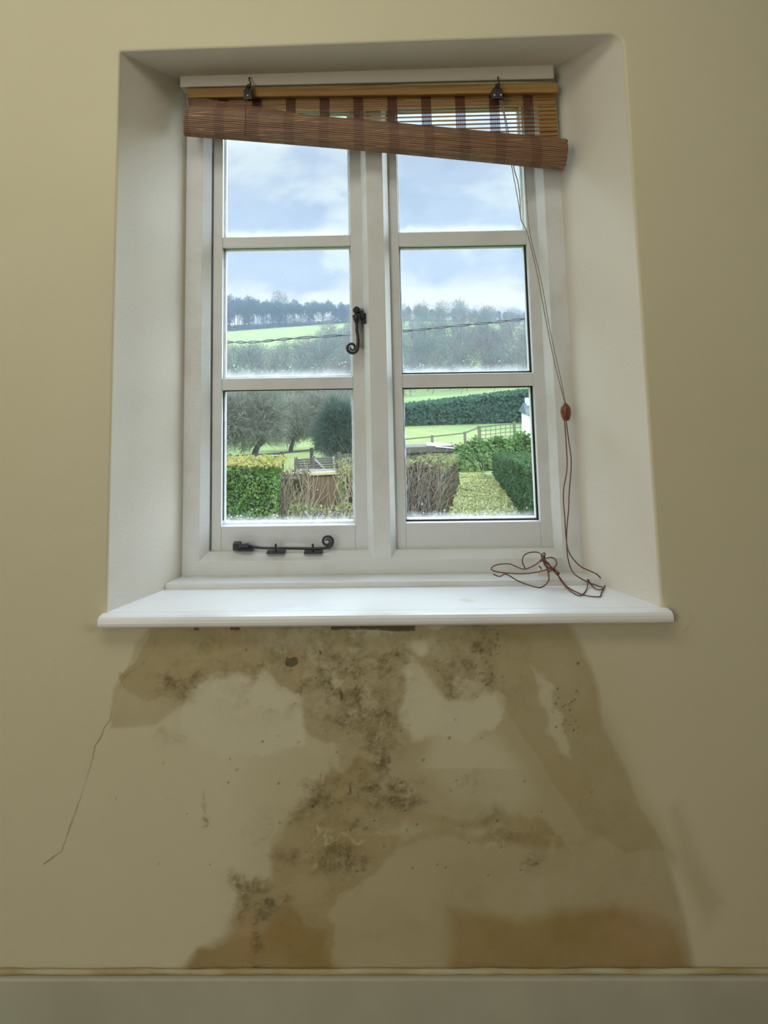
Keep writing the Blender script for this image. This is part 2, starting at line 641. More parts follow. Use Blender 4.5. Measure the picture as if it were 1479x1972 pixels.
def stain_fields(x, y):
    """damp, mould, bloom and rust of the plaster below the sill (x, y measured on the photograph)"""
    wx = x + (fbm(x, y, 1, 60) - .5) * 46 + (fbm(x, y, 91, 14, 3) - .5) * 10
    wy = y + (fbm(x, y, 2, 60) - .5) * 46 + (fbm(x, y, 92, 14, 3) - .5) * 10
    lx = x + (fbm(x, y, 5, 120, 3) - .5) * 24
    ly = y + (fbm(x, y, 6, 120, 3) - .5) * 24
    n1, n2, n3 = fbm(x, y, 11, 40), fbm(x, y, 23, 90), fbm(x, y, 31, 18, 4)
    damp = np.zeros_like(x)

    def reg(poly, soft, amt, X=lx, Y=ly):
        nonlocal damp
        damp = np.maximum(damp, sst(-soft, soft, sdf(poly, X, Y)) * amt)

    # great cone of damp under the window
    reg([(300, 1190), (262, 1238), (256, 1290), (222, 1330), (212, 1400), (300, 1395), (340, 1362), (395, 1320), (600, 1290), (640, 1200)], 5, .40)
    reg([(300, 1190), (275, 1250), (258, 1290), (238, 1312), (245, 1340), (290, 1362), (350, 1345), (372, 1305), (440, 1300), (500, 1300), (520, 1290), (590, 1350), (600, 1200)], 4, .62, wx, wy)
    reg([(590, 1195), (588, 1400), (640, 1440), (770, 1400), (900, 1330), (960, 1300), (1000, 1190)], 10, .55, wx, wy)
    reg([(960, 1190), (1085, 1190), (1122, 1250), (1150, 1320), (1166, 1395), (1210, 1480), (1237, 1560), (1262, 1600), (1285, 1640),
         (1200, 1650), (1120, 1600), (1060, 1500), (1000, 1420), (940, 1320), (900, 1230)], 9, .58)
    reg([(1085, 1330), (1160, 1380), (1237, 1560), (1290, 1650), (1120, 1640), (1090, 1500)], 40, .60)
    reg([(1290, 1560), (1310, 1555), (1340, 1640), (1390, 1740), (1360, 1790), (1310, 1680)], 22, .25)
    reg([(300, 1190), (1085, 1190), (1122, 1250), (1150, 1320), (1166, 1395), (1210, 1480), (1237, 1560), (1262, 1600), (1280, 1650), (1300, 1720), (1325, 1800), (1335, 1875),
         (360, 1875), (385, 1826), (432, 1800), (442, 1765), (470, 1708), (522, 1690), (525, 1620), (555, 1560), (600, 1515), (650, 1480), (640, 1440), (600, 1400), (590, 1340), (500, 1290), (350, 1300), (262, 1280)], 9, .46)
    reg([(690, 1455), (650, 1480), (600, 1515), (555, 1560), (525, 1620), (522, 1690), (470, 1708), (442, 1765), (432, 1800), (385, 1826), (360, 1875),
         (640, 1880), (640, 1760), (740, 1660), (820, 1570), (735, 1530), (720, 1460)], 13, .68, wx, wy)
    reg([(760, 1560), (880, 1570), (950, 1560), (1060, 1570), (1100, 1640), (1040, 1650), (960, 1640), (860, 1625), (760, 1640)], 20, .68, wx, wy)
    damp = np.maximum(damp, .22 * sst(420, 560, x) * sst(1250, 1000, x) * sst(1215, 1300, y))
    damp *= .82 + .56 * n2
    # pale patches where the paint stayed dry
    pale = sst(-6, 8, sdf([(378, 1316), (440, 1308), (500, 1305), (512, 1292), (530, 1305), (572, 1338), (590, 1375), (592, 1430), (520, 1455), (420, 1460), (350, 1420), (352, 1350)], wx, wy)) * .42
    pale = np.maximum(pale, sst(-6, 10, sdf([(790, 1262), (772, 1300), (770, 1380), (800, 1420), (900, 1425), (950, 1400), (972, 1345), (940, 1330), (900, 1345), (862, 1335), (838, 1320), (820, 1280)], wx, wy)) * .45)
    pale = np.maximum(pale, sst(-25, 25, sdf([(850, 1400), (950, 1420), (1040, 1530), (990, 1560), (880, 1545), (820, 1480)], lx, ly)) * .30)
    pale = np.maximum(pale, sst(-4, 6, sdf([(1020, 1275), (1060, 1340), (1075, 1390), (1105, 1450), (1075, 1440), (1050, 1395), (1035, 1330)], wx, wy)) * .28)
    pale = np.maximum(pale, sst(.60, .74, n1) * sst(1420, 1250, y) * sst(560, 640, x) * sst(960, 880, x) * .45)
    for cx, cy, rx, ry, s in ((812, 1240, 26, 9, .6), (700, 1215, 60, 10, .5), (840, 1210, 20, 6, .7), (760, 1600, 70, 12, .4), (930, 1600, 60, 9, .35), (560, 1230, 60, 14, .3)):
        pale = np.maximum(pale, np.exp(-(((wx - cx) / rx) ** 2 + ((wy - cy) / ry) ** 2)) * s)
    damp = damp * (1 - .85 * np.clip(pale / .45, 0, 1) * (y < 1480))
    # crusty ridges of salts and lifted paint
    rid = 1 - np.abs(fbm(wx, wy, 71, 34, 4) - .5) * 9
    zone = np.exp(-(((x - 690) / 330) ** 2 + ((y - 1290) / 110) ** 2) ** 2) + np.exp(-(((x - 620) / 130) ** 2 + ((y - 1600) / 120) ** 2) ** 2) + .6 * np.exp(-(((x - 980) / 120) ** 2 + ((y - 1620) / 50) ** 2))
    pale = np.maximum(pale, sst(.35, .95, rid) * np.clip(zone, 0, 1) * (.04 + .40 * sst(.42, .62, n2)))
    blot = sst(.50, .66, fbm(wx, wy, 55, 46, 4)) * np.clip(zone, 0, 1)
    # mould
    mould = np.zeros_like(x)
    for cx, cy, rx, ry, s in ((690, 1300, 95, 55, .75), (640, 1315, 50, 35, .6), (545, 1262, 22, 34, .95), (500, 1290, 40, 18, .6), (400, 1285, 60, 28, .5), (335, 1322, 42, 30, .75), (375, 1300, 25, 22, .7), (395, 1230, 25, 20, .5),
                              (700, 1370, 60, 45, .8), (745, 1375, 25, 20, .7), (760, 1270, 34, 24, .8), (660, 1335, 12, 20, .9), (590, 1322, 20, 18, .9),
                              (880, 1262, 60, 26, .7), (930, 1245, 22, 30, 1.), (905, 1215, 36, 10, .8), (870, 1320, 30, 36, .5), (945, 1300, 14, 24, .9), (720, 1425, 45, 30, .8), (730, 1460, 22, 50, .8), (620, 1530, 36, 20, .95), (580, 1560, 30, 22, .6),
                              (700, 1495, 55, 30, .5), (720, 1538, 30, 18, 1.2), (780, 1548, 38, 18, 1.2), (740, 1520, 70, 16, .8), (700, 1590, 40, 10, .4),
                              (658, 1652, 46, 24, 1.), (695, 1652, 16, 18, .9), (550, 1650, 30, 20, .6), (480, 1700, 34, 18, .9), (462, 1735, 14, 30, .8), (505, 1750, 22, 14, 1.2), (545, 1735, 16, 10, .8), (490, 1795, 9, 45, .9), (470, 1862, 36, 10, .7), (330, 1415, 24, 20, .45),
                              (660, 1218, 120, 10, .45), (900, 1500, 30, 20, .3), (1020, 1660, 22, 14, .5), (985, 1610, 45, 16, .4), (930, 1570, 30, 18, .4), (400, 1590, 8, 8, .7), (398, 1550, 5, 20, .5), (1085, 1380, 20, 16, .25)):
        mould = np.maximum(mould, np.exp(-(((wx - cx) / rx) ** 2 + ((wy - cy) / ry) ** 2) ** 1.2) * s)
    mould = mould * (.42 + .95 * sst(.34, .66, n3)) * (.75 + .5 * n1)
    mould += .18 * sst(.56, .70, n1) * damp + .34 * blot
    # hard dark chips, the open joint under the sill, pin holes
    dark = np.zeros_like(x)
    sx, sy = x + (n3 - .5) * 6, y + (n1 - .5) * 6
    dark = np.maximum(dark, sst(-1.2, 1.2, sdf([(551, 1266), (560, 1268), (566, 1265), (574, 1268), (574, 1279), (562, 1285), (551, 1281)], sx, sy)) * .82)
    dark = np.maximum(dark, sst(-1.2, 1.2, sdf([(654, 1328), (661, 1334), (661, 1346), (656, 1354), (657, 1340)], sx, sy)) * .75)
    dark = np.maximum(dark, sst(-1.2, 1.2, sdf([(615, 1252), (621, 1258), (616, 1262)], sx, sy)) * .7)
    dark = np.maximum(dark, sst(-1., 1., sdf([(674, 1515), (677, 1516), (678, 1532), (675, 1530)], sx, sy)) * .7)
    for a, b, h in ((374, 383, 4), (444, 462, 4), (638, 690, 3), (730, 800, 5), (690, 735, 2.5)):
        dark = np.maximum(dark, sst(a - 2, a + 2, x) * sst(b + 2, b - 2, x) * sst(1209 + h + 2, 1209 + h - 1, y + (n3 - .5) * 5) * .9)
    r2 = np.random.default_rng(4)
    for k in range(150):
        cx, cy = r2.normal(730, 170), r2.uniform(1225, 1700)
        if k % 5 == 0:
            cx, cy = r2.normal(930, 14), r2.uniform(1218, 1300)
        if k % 7 == 0:
            cx, cy = r2.uniform(1060, 1120), r2.uniform(1320, 1420)
        s = r2.uniform(1.2, 2.8)
        dark = np.maximum(dark, np.exp(-((x - cx) ** 2 + (y - cy) ** 2) / s ** 2) * r2.uniform(.25, .7))
    # fine crack on the left
    cr = line_d([(304, 1212), (298, 1245), (282, 1275), (240, 1305), (222, 1340), (212, 1385), (186, 1435), (180, 1462), (168, 1500), (150, 1550), (130, 1605), (118, 1640), (84, 1664)], x + (n3 - .5) * 5, y + (n3 - .5) * 5)
    dark = np.maximum(dark, sst(2.2, .2, cr) * (.04 + .42 * sst(.35, .7, n2)))
    # rusty bottom corners
    rust = sst(-22, 22, sdf([(868, 1748), (930, 1755), (1000, 1775), (1180, 1745), (1300, 1790), (1330, 1875), (870, 1875)], lx, ly)) * .68
    rust = np.maximum(rust, sst(-10, 10, sdf([(430, 1805), (385, 1828), (362, 1875), (640, 1875), (620, 1790), (540, 1740), (500, 1790)], wx, wy)) * .55)
    rust *= .7 + .6 * n2
    pink = np.exp(-(((x - 1235) / 62) ** 2 + ((y - 1790) / 60) ** 2) ** 2) * .30
    pink = np.maximum(pink, np.exp(-(((x - 475) / 40) ** 2 + ((y - 1800) / 40) ** 2)) * .35)
    # yellowed line right above the skirting
    rust = np.maximum(rust, sst(1866, 1874, y + (n1 - .5) * 8) * (.25 + .5 * n2) * sst(1500, 1300, x))
    # brown scuffs round the sill's ends
    scuff = sst(4, 1, line_d([(1300, 1170), (1326, 1176), (1333, 1192), (1318, 1215)], x, y)) * .16 + np.exp(-(((x - 178) / 16) ** 2 + ((y - 1208) / 9) ** 2)) * .45
    mould = np.maximum(mould, scuff)
    c = lambda a: np.clip(a, 0, 1)
    return c(damp), c(mould), c(pale), c(rust), c(dark), c(pink)


def u_loop(x0, x1, z1l, z1r, y, rl, rr, zb=.80, n=8):
    """inverted U round the opening: up the left side, across, down the right side"""
    pts = [(x0, y, zb)]
    for k in range(n + 1):
        a = math.pi - k / n * math.pi / 2
        pts.append((x0 + rl + rl * math.cos(a), y, z1l - rl + rl * math.sin(a)))
    for k in range(n + 1):
        a = math.pi / 2 - k / n * math.pi / 2
        pts.append((x1 - rr + rr * math.cos(a), y, z1r - rr + rr * math.sin(a)))
    pts.append((x1, y, zb))
    return pts


def build_wall():
    b = MB()
    r = .006
    loops = []
    for k in range(5):
        a = k / 4 * math.pi / 2
        o = r * (1 - math.sin(a))
        loops.append(u_loop(OX0 - o, OX1 + o, 1.955 + o, 1.968 + o, r * (1 - math.cos(a)), .004, .028))
    for t in (.25, .5, .75, 1.0, 1.3):
        y = r + (FY - r) * t
        tt = min(t, 1.0)
        loops.append(u_loop(OX0 + (FX0 - OX0) * tt, OX1 + (FX1 - OX1) * tt, 1.955 + .010 * tt, 1.968 + .002 * tt, y, .004, .028 - .010 * tt))
    n = len(loops[0])
    for lp in loops:
        b.add(lp, [])
    for i in range(len(loops) - 1):
        for k in range(n - 1):
            b.f.append((i * n + k, i * n + k + 1, (i + 1) * n + k + 1, (i + 1) * n + k))
    # wall face around the opening
    base = len(b.v)
    b.add([(RX0, 0, .80), (RX0, 0, RZ1), (RX1, 0, RZ1), (RX1, 0, .80)], [])
    b.f.append(tuple([base, base + 1, base + 2, base + 3] + list(range(n - 1, -1, -1))))
    # stained area under the window: fine grid
    gx0, gx1, step = -.86, .90, .0017
    nx = int((gx1 - gx0) / step)
    nz = int((.80 - .14) / step)
    xs = np.linspace(gx0, gx1, nx)
    zs = np.linspace(.14, .80, nz)
    X, Z = np.meshgrid(xs, zs)
    q = np.stack([X - EYE[0], np.full_like(X, -EYE[1]), Z - EYE[2]], -1)
    dep = q @ FW
    px = PPX + FPX * (q @ RT) / dep
    py = PPY - FPX * (q @ UP) / dep
    damp, mould, pale, rust, dark, pink = stain_fields(px, py)
    base = len(b.v)
    gv = np.stack([X.ravel(), np.zeros(X.size), Z.ravel()], -1)
    b.v.extend(map(tuple, gv.tolist()))
    idx = np.arange(nx * nz).reshape(nz, nx) + base
    q4 = np.stack([idx[:-1, :-1].ravel(), idx[:-1, 1:].ravel(), idx[1:, 1:].ravel(), idx[1:, :-1].ravel()], -1)
    b.f.extend(map(tuple, q4.tolist()))
    for x0, x1, z0, z1 in ((RX0, gx0, 0, .80), (gx1, RX1, 0, .80), (gx0, gx1, 0, .14)):
        b.add([(x0, 0, z0), (x1, 0, z0), (x1, 0, z1), (x0, 0, z1)], [(0, 1, 2, 3)])
    me = bpy.data.meshes.new('wall_window_side')
    me.from_pydata(b.v, [], b.f)
    me.materials.append(M['wall'])
    me.materials.append(M['reveal'])
    tot = len(b.v)
    for nm, ch in (('stain', (damp, mould, pale)), ('stain2', (rust, dark, pink))):
        a = me.attributes.new(nm, 'FLOAT_COLOR', 'POINT')
        arr = np.zeros((tot, 4), np.float32)
        arr[:, 3] = 1
        for i, c in enumerate(ch):
            arr[base:base + X.size, i] = c.ravel()
        a.data.foreach_set('color', arr.ravel())
    sm = np.zeros(len(me.polygons), bool)
    sm[:(len(loops) - 1) * (n - 1)] = True
    me.polygons.foreach_set('use_smooth', sm)
    mi = np.zeros(len(me.polygons), np.int32)
    mi[4 * (n - 1):(len(loops) - 1) * (n - 1)] = 1
    me.polygons.foreach_set('material_index', mi)
    me.update()
    o = bpy.data.objects.new('wall_front', me)
    COL.objects.link(o)
    tag(o, 'cream plaster wall around the window, damp and mouldy below the sill', kind='structure')
    return o


build_wall()


def struct(name, b, mat, label=None, **k):
    return tag(b.build(name, mat, **k), label, kind='structure')


b = MB(); b.box(RX0, RX1, RY0, 0, -.05, 0); struct('floor', b, M['floor'])
b = MB(); b.box(RX0, RX1, RY0, .0, RZ1, RZ1 + .05); struct('ceiling', b, M['ceiling'])
b = MB(); b.box(RX0 - .05, RX0, RY0, 0, 0, RZ1); struct('wall_left', b, M['plain_wall'])
b = MB(); b.box(RX1, RX1 + .05, RY0, 0, 0, RZ1); struct('wall_right', b, M['plain_wall'])
b = MB(); b.box(RX0, RX1, RY0 - .05, RY0, 0, RZ1); struct('wall_back', b, M['plain_wall'])
# the outer leaf of the wall keeps daylight out except through the window
b = MB()
b.box(RX0, FX0 - .01, .31, .36, 0, RZ1); b.box(FX1 + .01, RX1, .31, .36, 0, RZ1)
b.box(FX0 - .01, FX1 + .01, .31, .36, 1.975, RZ1); b.box(FX0 - .01, FX1 + .01, .31, .36, 0, .79)
struct('wall_outer', b, M['plain_wall'])
# skirting board with a yellowed bead of caulk on top
SKZ = P(740, 1886, -.018).z
b = MB(); b.box(RX0, RX1, -.018, 0, 0, SKZ)
sk = struct('baseboard_front', b, M['skirting'], 'grey-white skirting board along the foot of the stained wall', bevel=.003)
b = MB()
pts = []
for i in range(180):
    x = -.9 + 1.85 * i / 179
    pts.append((x, -.006, SKZ + .004 + .0004 * math.sin(i * .31) + .0006 * noise.noise((x * 9, 0, 0))))
b.tube(pts, [.0048 + .0018 * noise.noise((i * .21, 3, 0)) for i in range(180)], 8)
tag(b.build('caulk_line', M['caulk'], sk, smooth=True), 'yellowed caulk bead')

# ------------------------------------------------------------------ window sill, upstand and batten
SB = .800   # sill height at its back
b = MB()
prof = [(.24, SB - .02), (.24, SB - .001), (.0, .810), (-.022, .8105), (-.028, .809), (-.032, .805), (-.033, .799), (-.032, .794), (-.028, .790), (-.022, .789), (0.0, .789), (.0, .78)]
xs_front = (-.513, .580)


def sill_x(y):
    t = max(0., min(1., y / FY))
    if y <= 0:
        return xs_front
    return (OX0 + (FX0 - OX0) * t - .012, OX1 + (FX1 - OX1) * t + .012)


# horns in front of the wall, body inside the reveal
front = [p for p in prof if p[0] <= 0]
n = len(front)
b.add([(xs_front[0], y, z) for y, z in front] + [(xs_front[1], y, z) for y, z in front],
      [(i, i + 1, n + i + 1, n + i) for i in range(n - 1)] + [tuple(range(n)), tuple(range(2 * n - 1, n - 1, -1)), (0, n, 2 * n - 1, n - 1)])
bx0, bx1 = sill_x(.24)
fx0, fx1 = OX0 - .002, OX1 + .002
b.add([(fx0, 0, .810), (fx1, 0, .810), (bx1, .24, SB), (bx0, .24, SB), (fx0, 0, .78), (fx1, 0, .78), (bx1, .24, .77), (bx0, .24, .77)],
      [(0, 1, 2, 3), (4, 7, 6, 5), (0, 4, 5, 1), (1, 5, 6, 2), (2, 6, 7, 3), (3, 7, 4, 0)])
struct('trim_1', b, M['sill'], 'white painted window sill board with a rounded nosing', bevel=.0012)

b = MB()
UB0, UB1 = .172, .232
b.add([(-.436, UB0, SB - .003), (.513, UB0, SB - .003), (.486, UB1, SB - .003), (-.412, UB1, SB - .003),
       (-.436, UB0, .8155), (.513, UB0, .8145), (.486, UB1, .8155), (-.412, UB1, .8155)],
      [(0, 3, 2, 1), (4, 5, 6, 7), (0, 1, 5, 4), (1, 2, 6, 5), (2, 3, 7, 6), (3, 0, 4, 7)])
struct('trim_2', b, M['frame'], 'thin white strip at the back of the sill under the window frame', bevel=.004)

zt, zb_ = P(700, 134, .17).z, P(700, 158, .17).z
b = MB()
b.box(-.417, .466, .175, .232, zb_, 1.972)
struct('trim_3', b, M['batten'], 'cream batten under the soffit carrying the blind hooks', bevel=.003)

# ------------------------------------------------------------------ window frame and casements
GX = {'L': (-.329, -.020), 'R': (.096, .403)}
GZ = ((.914, 1.223), (1.2505, 1.5625), (1.588, 1.900))
GZR = ((.917, 1.2225), (1.2535, 1.558), (1.592, 1.902))
win = empty('window_1', (0, FY, .81))
tag(win, 'white painted two-light wooden window with six panes and a garden view', kind='structure')


def chamfer_bar(b, axis, lo, hi, a, c, ch_a, ch_c, y0=FY, y1=.31, cd=.020):
    """bar along axis ('x' or 'z') from lo to hi, between a and c across, chamfered on its room edges"""
    prof = []
    if ch_a:
        prof += [(a, y1), (a, y0 + cd), (a + ch_a, y0)]
    else:
        prof += [(a, y1), (a, y0)]
    if ch_c:
        prof += [(c - ch_c, y0), (c, y0 + cd), (c, y1)]
    else:
        prof += [(c, y0), (c, y1)]
    n = len(prof)
    vs = []
    for e, s in ((lo, -1), (hi, 1)):
        for q, y in prof:
            # mitre the ends towards the chamfer
            vs.append((q, y, e) if axis == 'z' else (e, y, q))
    b.add(vs, [(i, (i + 1) % n, n + (i + 1) % n, n + i) for i in range(n)] + [tuple(range(n))[::-1], tuple(range(n, 2 * n))])


b = MB()
chamfer_bar(b, 'z', .8086, 1.9716, FX0 - .004, -.355, 0, .018)
chamfer_bar(b, 'z', .8086, 1.9716, .4425 - .0155, FX1 + .004, .0155, 0)
chamfer_bar(b, 'z', .8455, 1.945, .008, .072, .012, .013)
# sill of the frame: face then chamfer up to the casements
chamfer_bar(b, 'x', FX0 - .003, FX1 + .003, .808, .8615, 0, .0165, FY - .0005)
chamfer_bar(b, 'x', FX0 - .003, FX1 + .003, 1.925, 1.972, .012, 0, FY - .0005)
b.build('window_frame', M['frame'], win, bevel=.0012)


def casement(side, x0, x1, z0, z1, gz):
    gx0, gx1 = GX[side]
    CY0, CY1 = .262, .305
    b = MB()
    # stiles run full height, rails and bars between
    b.box(x0, gx0, CY0, CY1, z0, z1)
    b.box(gx1, x1, CY0, CY1, z0, z1)
    b.box(gx0, gx1, CY0, CY1, z0, gz[0][0])
    b.box(gx0, gx1, CY0, CY1, gz[2][1], z1)
    for k in (0, 1):
        b.box(gx0, gx1, CY0 + .001, CY1, gz[k][1], gz[k + 1][0])
    o = b.build('casement', M['casement'], win, bevel=.0016)
    # beads, seals and panes
    for k in range(3):
        za, zb = gz[k]
        gy = .284
        w = .0045
        bd = MB()
        for (a, c, d, e) in ((gx0, gx1, za, za + w), (gx0, gx1, zb - w, zb), (gx0, gx0 + w, za + w, zb - w), (gx1 - w, gx1, za + w, zb - w)):
            bd.box(a, c, gy + .003, gy + .018, d, e)
        bd.build('glazing_bead', M['frame'], o)
        g = MB()
        g.box(gx0 - .003, gx1 + .003, gy - .002, gy + .002, za - .003, zb + .003)
        pane = g.build('window_pane', pane_glass('misted_glass', gx0, gx1, za, zb), o)
        sl = MB()
        s = .0016 if side == 'L' else .0042
        if side == 'R' and k < 2:
            bars = ((gx1 - s, gx1, za, zb), (gx0, gx0 + .0022, za, zb), (gx0, gx1, za, za + .0032), (gx0, gx1, zb - (.0035 if k == 0 else .0014), zb))
        elif k == 0:
            bars = ((gx0, gx0 + .0022, za + .01, zb), (gx0, gx1, zb - .0028, zb))
        else:
            bars = ((gx0, gx1, zb - .0008, zb), (gx0, gx0 + .0006, za, zb))
        for (a, c, d, e) in bars:
            sl.box(a, c, gy - .0045, gy - .0022, d, e)
        sl.build('seal', M['gasket'], o)
        # drops of rain and condensation gathered along the foot of the pane
        if k < 2:
            dr = MB()
            rr = random.Random(side + str(k))
            for q in range(46 if k == 1 else 34):
                x = rr.uniform(gx0 + .01, gx1 - .012)
                z = za + .010 + abs(rr.gauss(0, .011))
                if q % 8 == 0:
                    z = rr.uniform(za + .02, zb - .03)
                r = rr.uniform(.0009, .0024) * (.6 if q % 8 == 0 else 1)
                vs, fs = [], []
                for i in range(4):
                    ph = i / 3 * math.pi / 2
                    for j in range(8):
                        t = j / 8 * 2 * math.pi
                        vs.append((x + r * 1.3 * math.cos(ph) * math.cos(t), gy - .0022 - r * .8 * math.sin(ph), z + r * math.cos(ph) * math.sin(t)))
                for i in range(3):
                    for j in range(8):
                        fs.append((i * 8 + j, i * 8 + (j + 1) % 8, i * 8 + 8 + (j + 1) % 8, i * 8 + 8 + j))
                fs.append(tuple(range(8))[::-1])
                dr.add(vs, fs)
            dd = dr.build('water_drops', M['drop'], o, smooth=True)
            dd['kind'] = 'stuff'
    return o


m = Mat('water_drop')
m.principled((.95, .97, 1.0), .08, None, 0, .6, .9)
M['drop'] = m.m
casL = casement('L', -.352, .013, .8600, 1.930, GZ)
casR = casement('R', .068, .432, .8600, 1.930, GZR)

# ------------------------------------------------------------------ ironmongery
def spiral(cx, cz, y, r0, r1, a0, turns, n=40, sgn=1):
    out = []
    for i in range(n + 1):
        t = i / n
        a = a0 + sgn * turns * 2 * math.pi * t
        r = r0 + (r1 - r0) * t
        out.append(Vector((cx + r * math.cos(a), y, cz + r * math.sin(a))))
    return out


def monkey_tail_handle():
    root = empty('window_handle', P(689, 620, .262))
    tag(root, 'black wrought iron monkey-tail window handle with a curled end on the left casement', 'window handle')
    root['category'] = 'window handle'
    Y = .225
    # backplate painted grey on the stile
    b = MB()
    p0, p1 = P(696, 594, .256), P(696, 668, .256)
    x = p0.x
    n = 12
    vs = []
    for yv in (.254, .2625):
        for k in range(n + 1):
            a = math.pi * k / n
            vs.append((x - .0015 + .0115 * math.cos(a), yv, p0.z - .010 + .010 * math.sin(a)))
        for k in range(n + 1):
            a = math.pi + math.pi * k / n
            vs.append((x - .0015 + .0115 * math.cos(a), yv, p1.z + .010 + .010 * math.sin(a)))
    m2 = 2 * n + 2
    b.add(vs, [tuple(range(m2))[::-1], tuple(range(m2, 2 * m2))] + [(i, (i + 1) % m2, m2 + (i + 1) % m2, m2 + i) for i in range(m2)])
    b.build('backplate', M['keep'], root, bevel=.001)
    # hub
    b = MB()
    c = P(686, 597, Y)
    b.lathe((c.x, .256, c.z), (0, -1, 0), [(0, .0085), (.020, .0085), (.030, .0088), (.036, .0078), (.038, .004)], 18)
    b.build('pivot_hub', M['iron'], root, smooth=False, bevel=.0008)
    # collar line and tapering lever
    b = MB()
    pts = [P(686, 604, Y), P(686, 610, Y - .002), P(686.5, 618, Y - .003), P(687, 626, Y - .003), P(687, 636, Y - .003), P(689, 648, Y - .003), P(689.5, 658, Y - .003)]
    path = smooth_path(pts, 6)
    rr = np.interp(np.linspace(0, 1, len(path)), [0, .12, .25, .42, .6, 1], [.0065, .0092, .0084, .0040, .0034, .0038])
    cc = P(677.5, 669.5, Y)
    sp = spiral(cc.x, cc.z, Y - .003, .0140, .0028, .12, 1.62, 54, -1)
    rs = np.interp(np.linspace(0, 1, len(sp)), [0, .3, 1], [.0038, .0034, .0018])
    b.tube(path + sp, list(rr) + list(rs), 10)
    b.build('lever', M['iron'], root, smooth=True)
    b = MB()
    c2 = P(686, 606, Y)
    b.lathe((c2.x, c2.y, c2.z + .002), (0, 0, -1), [(0, .0075), (.0012, .0086), (.0026, .0075)], 16)
    b.build('collar', M['keep'], root)
    # nose that hooks over the mullion
    b = MB()
    b.beam(P(690, 606, .236), P(701, 606, .236), .010, .018)
    b.beam(P(699.5, 603, .240), P(700.5, 624, .240), .004, .012)
    b.build('latch_nose', M['iron'], root, bevel=.001)


monkey_tail_handle()


def casement_stay():
    root = empty('casement_stay', P(545, 1055, .262))
    tag(root, 'black iron casement stay with a curled end on the left casement bottom rail', 'casement stay')
    Y = .238
    b = MB()
    a, c = P(448, 1047, Y), P(461, 1060, Y)
    b.box(a.x, c.x, Y, .262, c.z, a.z)
    b.build('pivot_block', M['iron'], root, bevel=.001)
    b = MB()
    pts = [P(460, 1053, Y), P(468, 1052, Y - .002), P(478, 1051, Y - .002), P(487, 1053, Y), P(510, 1055.5, Y), P(560, 1056, Y), P(600, 1056.5, Y), P(622, 1056, Y), P(630, 1054.5, Y)]
    path = smooth_path(pts, 5)
    rr = np.interp(np.linspace(0, 1, len(path)), [0, .1, .25, .36, .5, 1], [.006, .0052, .0068, .0030, .0026, .0034])
    cc = P(630, 1042.5, Y)
    sp = spiral(cc.x, cc.z, Y, .0136, .0030, -math.pi / 2 + .35, 1.65, 56, 1)
    rs = np.interp(np.linspace(0, 1, len(sp)), [0, .4, 1], [.0034, .0030, .0016])
    b.tube(path + sp, list(rr) + list(rs), 10)
    b.build('stay_arm', M['iron'], root, smooth=True)
    for px in (531, 602.5):
        b = MB()
        p = P(px, 1057, Y)
        b.lathe((p.x, p.y, p.z - .010), (0, 0, 1), [(0, .0036), (.006, .0036), (.0065, .0026), (.020, .0024), (.0215, .0012)], 12)
        q = P(px + 2, 1063.5, .245)
        b.box(q.x - .022, q.x + .020, .232, .256, q.z - .0005, q.z + .0028)
        b.build('stay_pin', M['iron'], root, bevel=.0005)
    b = MB()
    for (x0, x1) in ((462, 475), (474, 488)):
        p, q = P(x0, 1056, Y), P(x1, 1060, Y)
        b.box(p.x, q.x, Y - .006, .262, q.z, p.z)
    b.build('knuckle', M['iron'], root, bevel=.0015)


casement_stay()

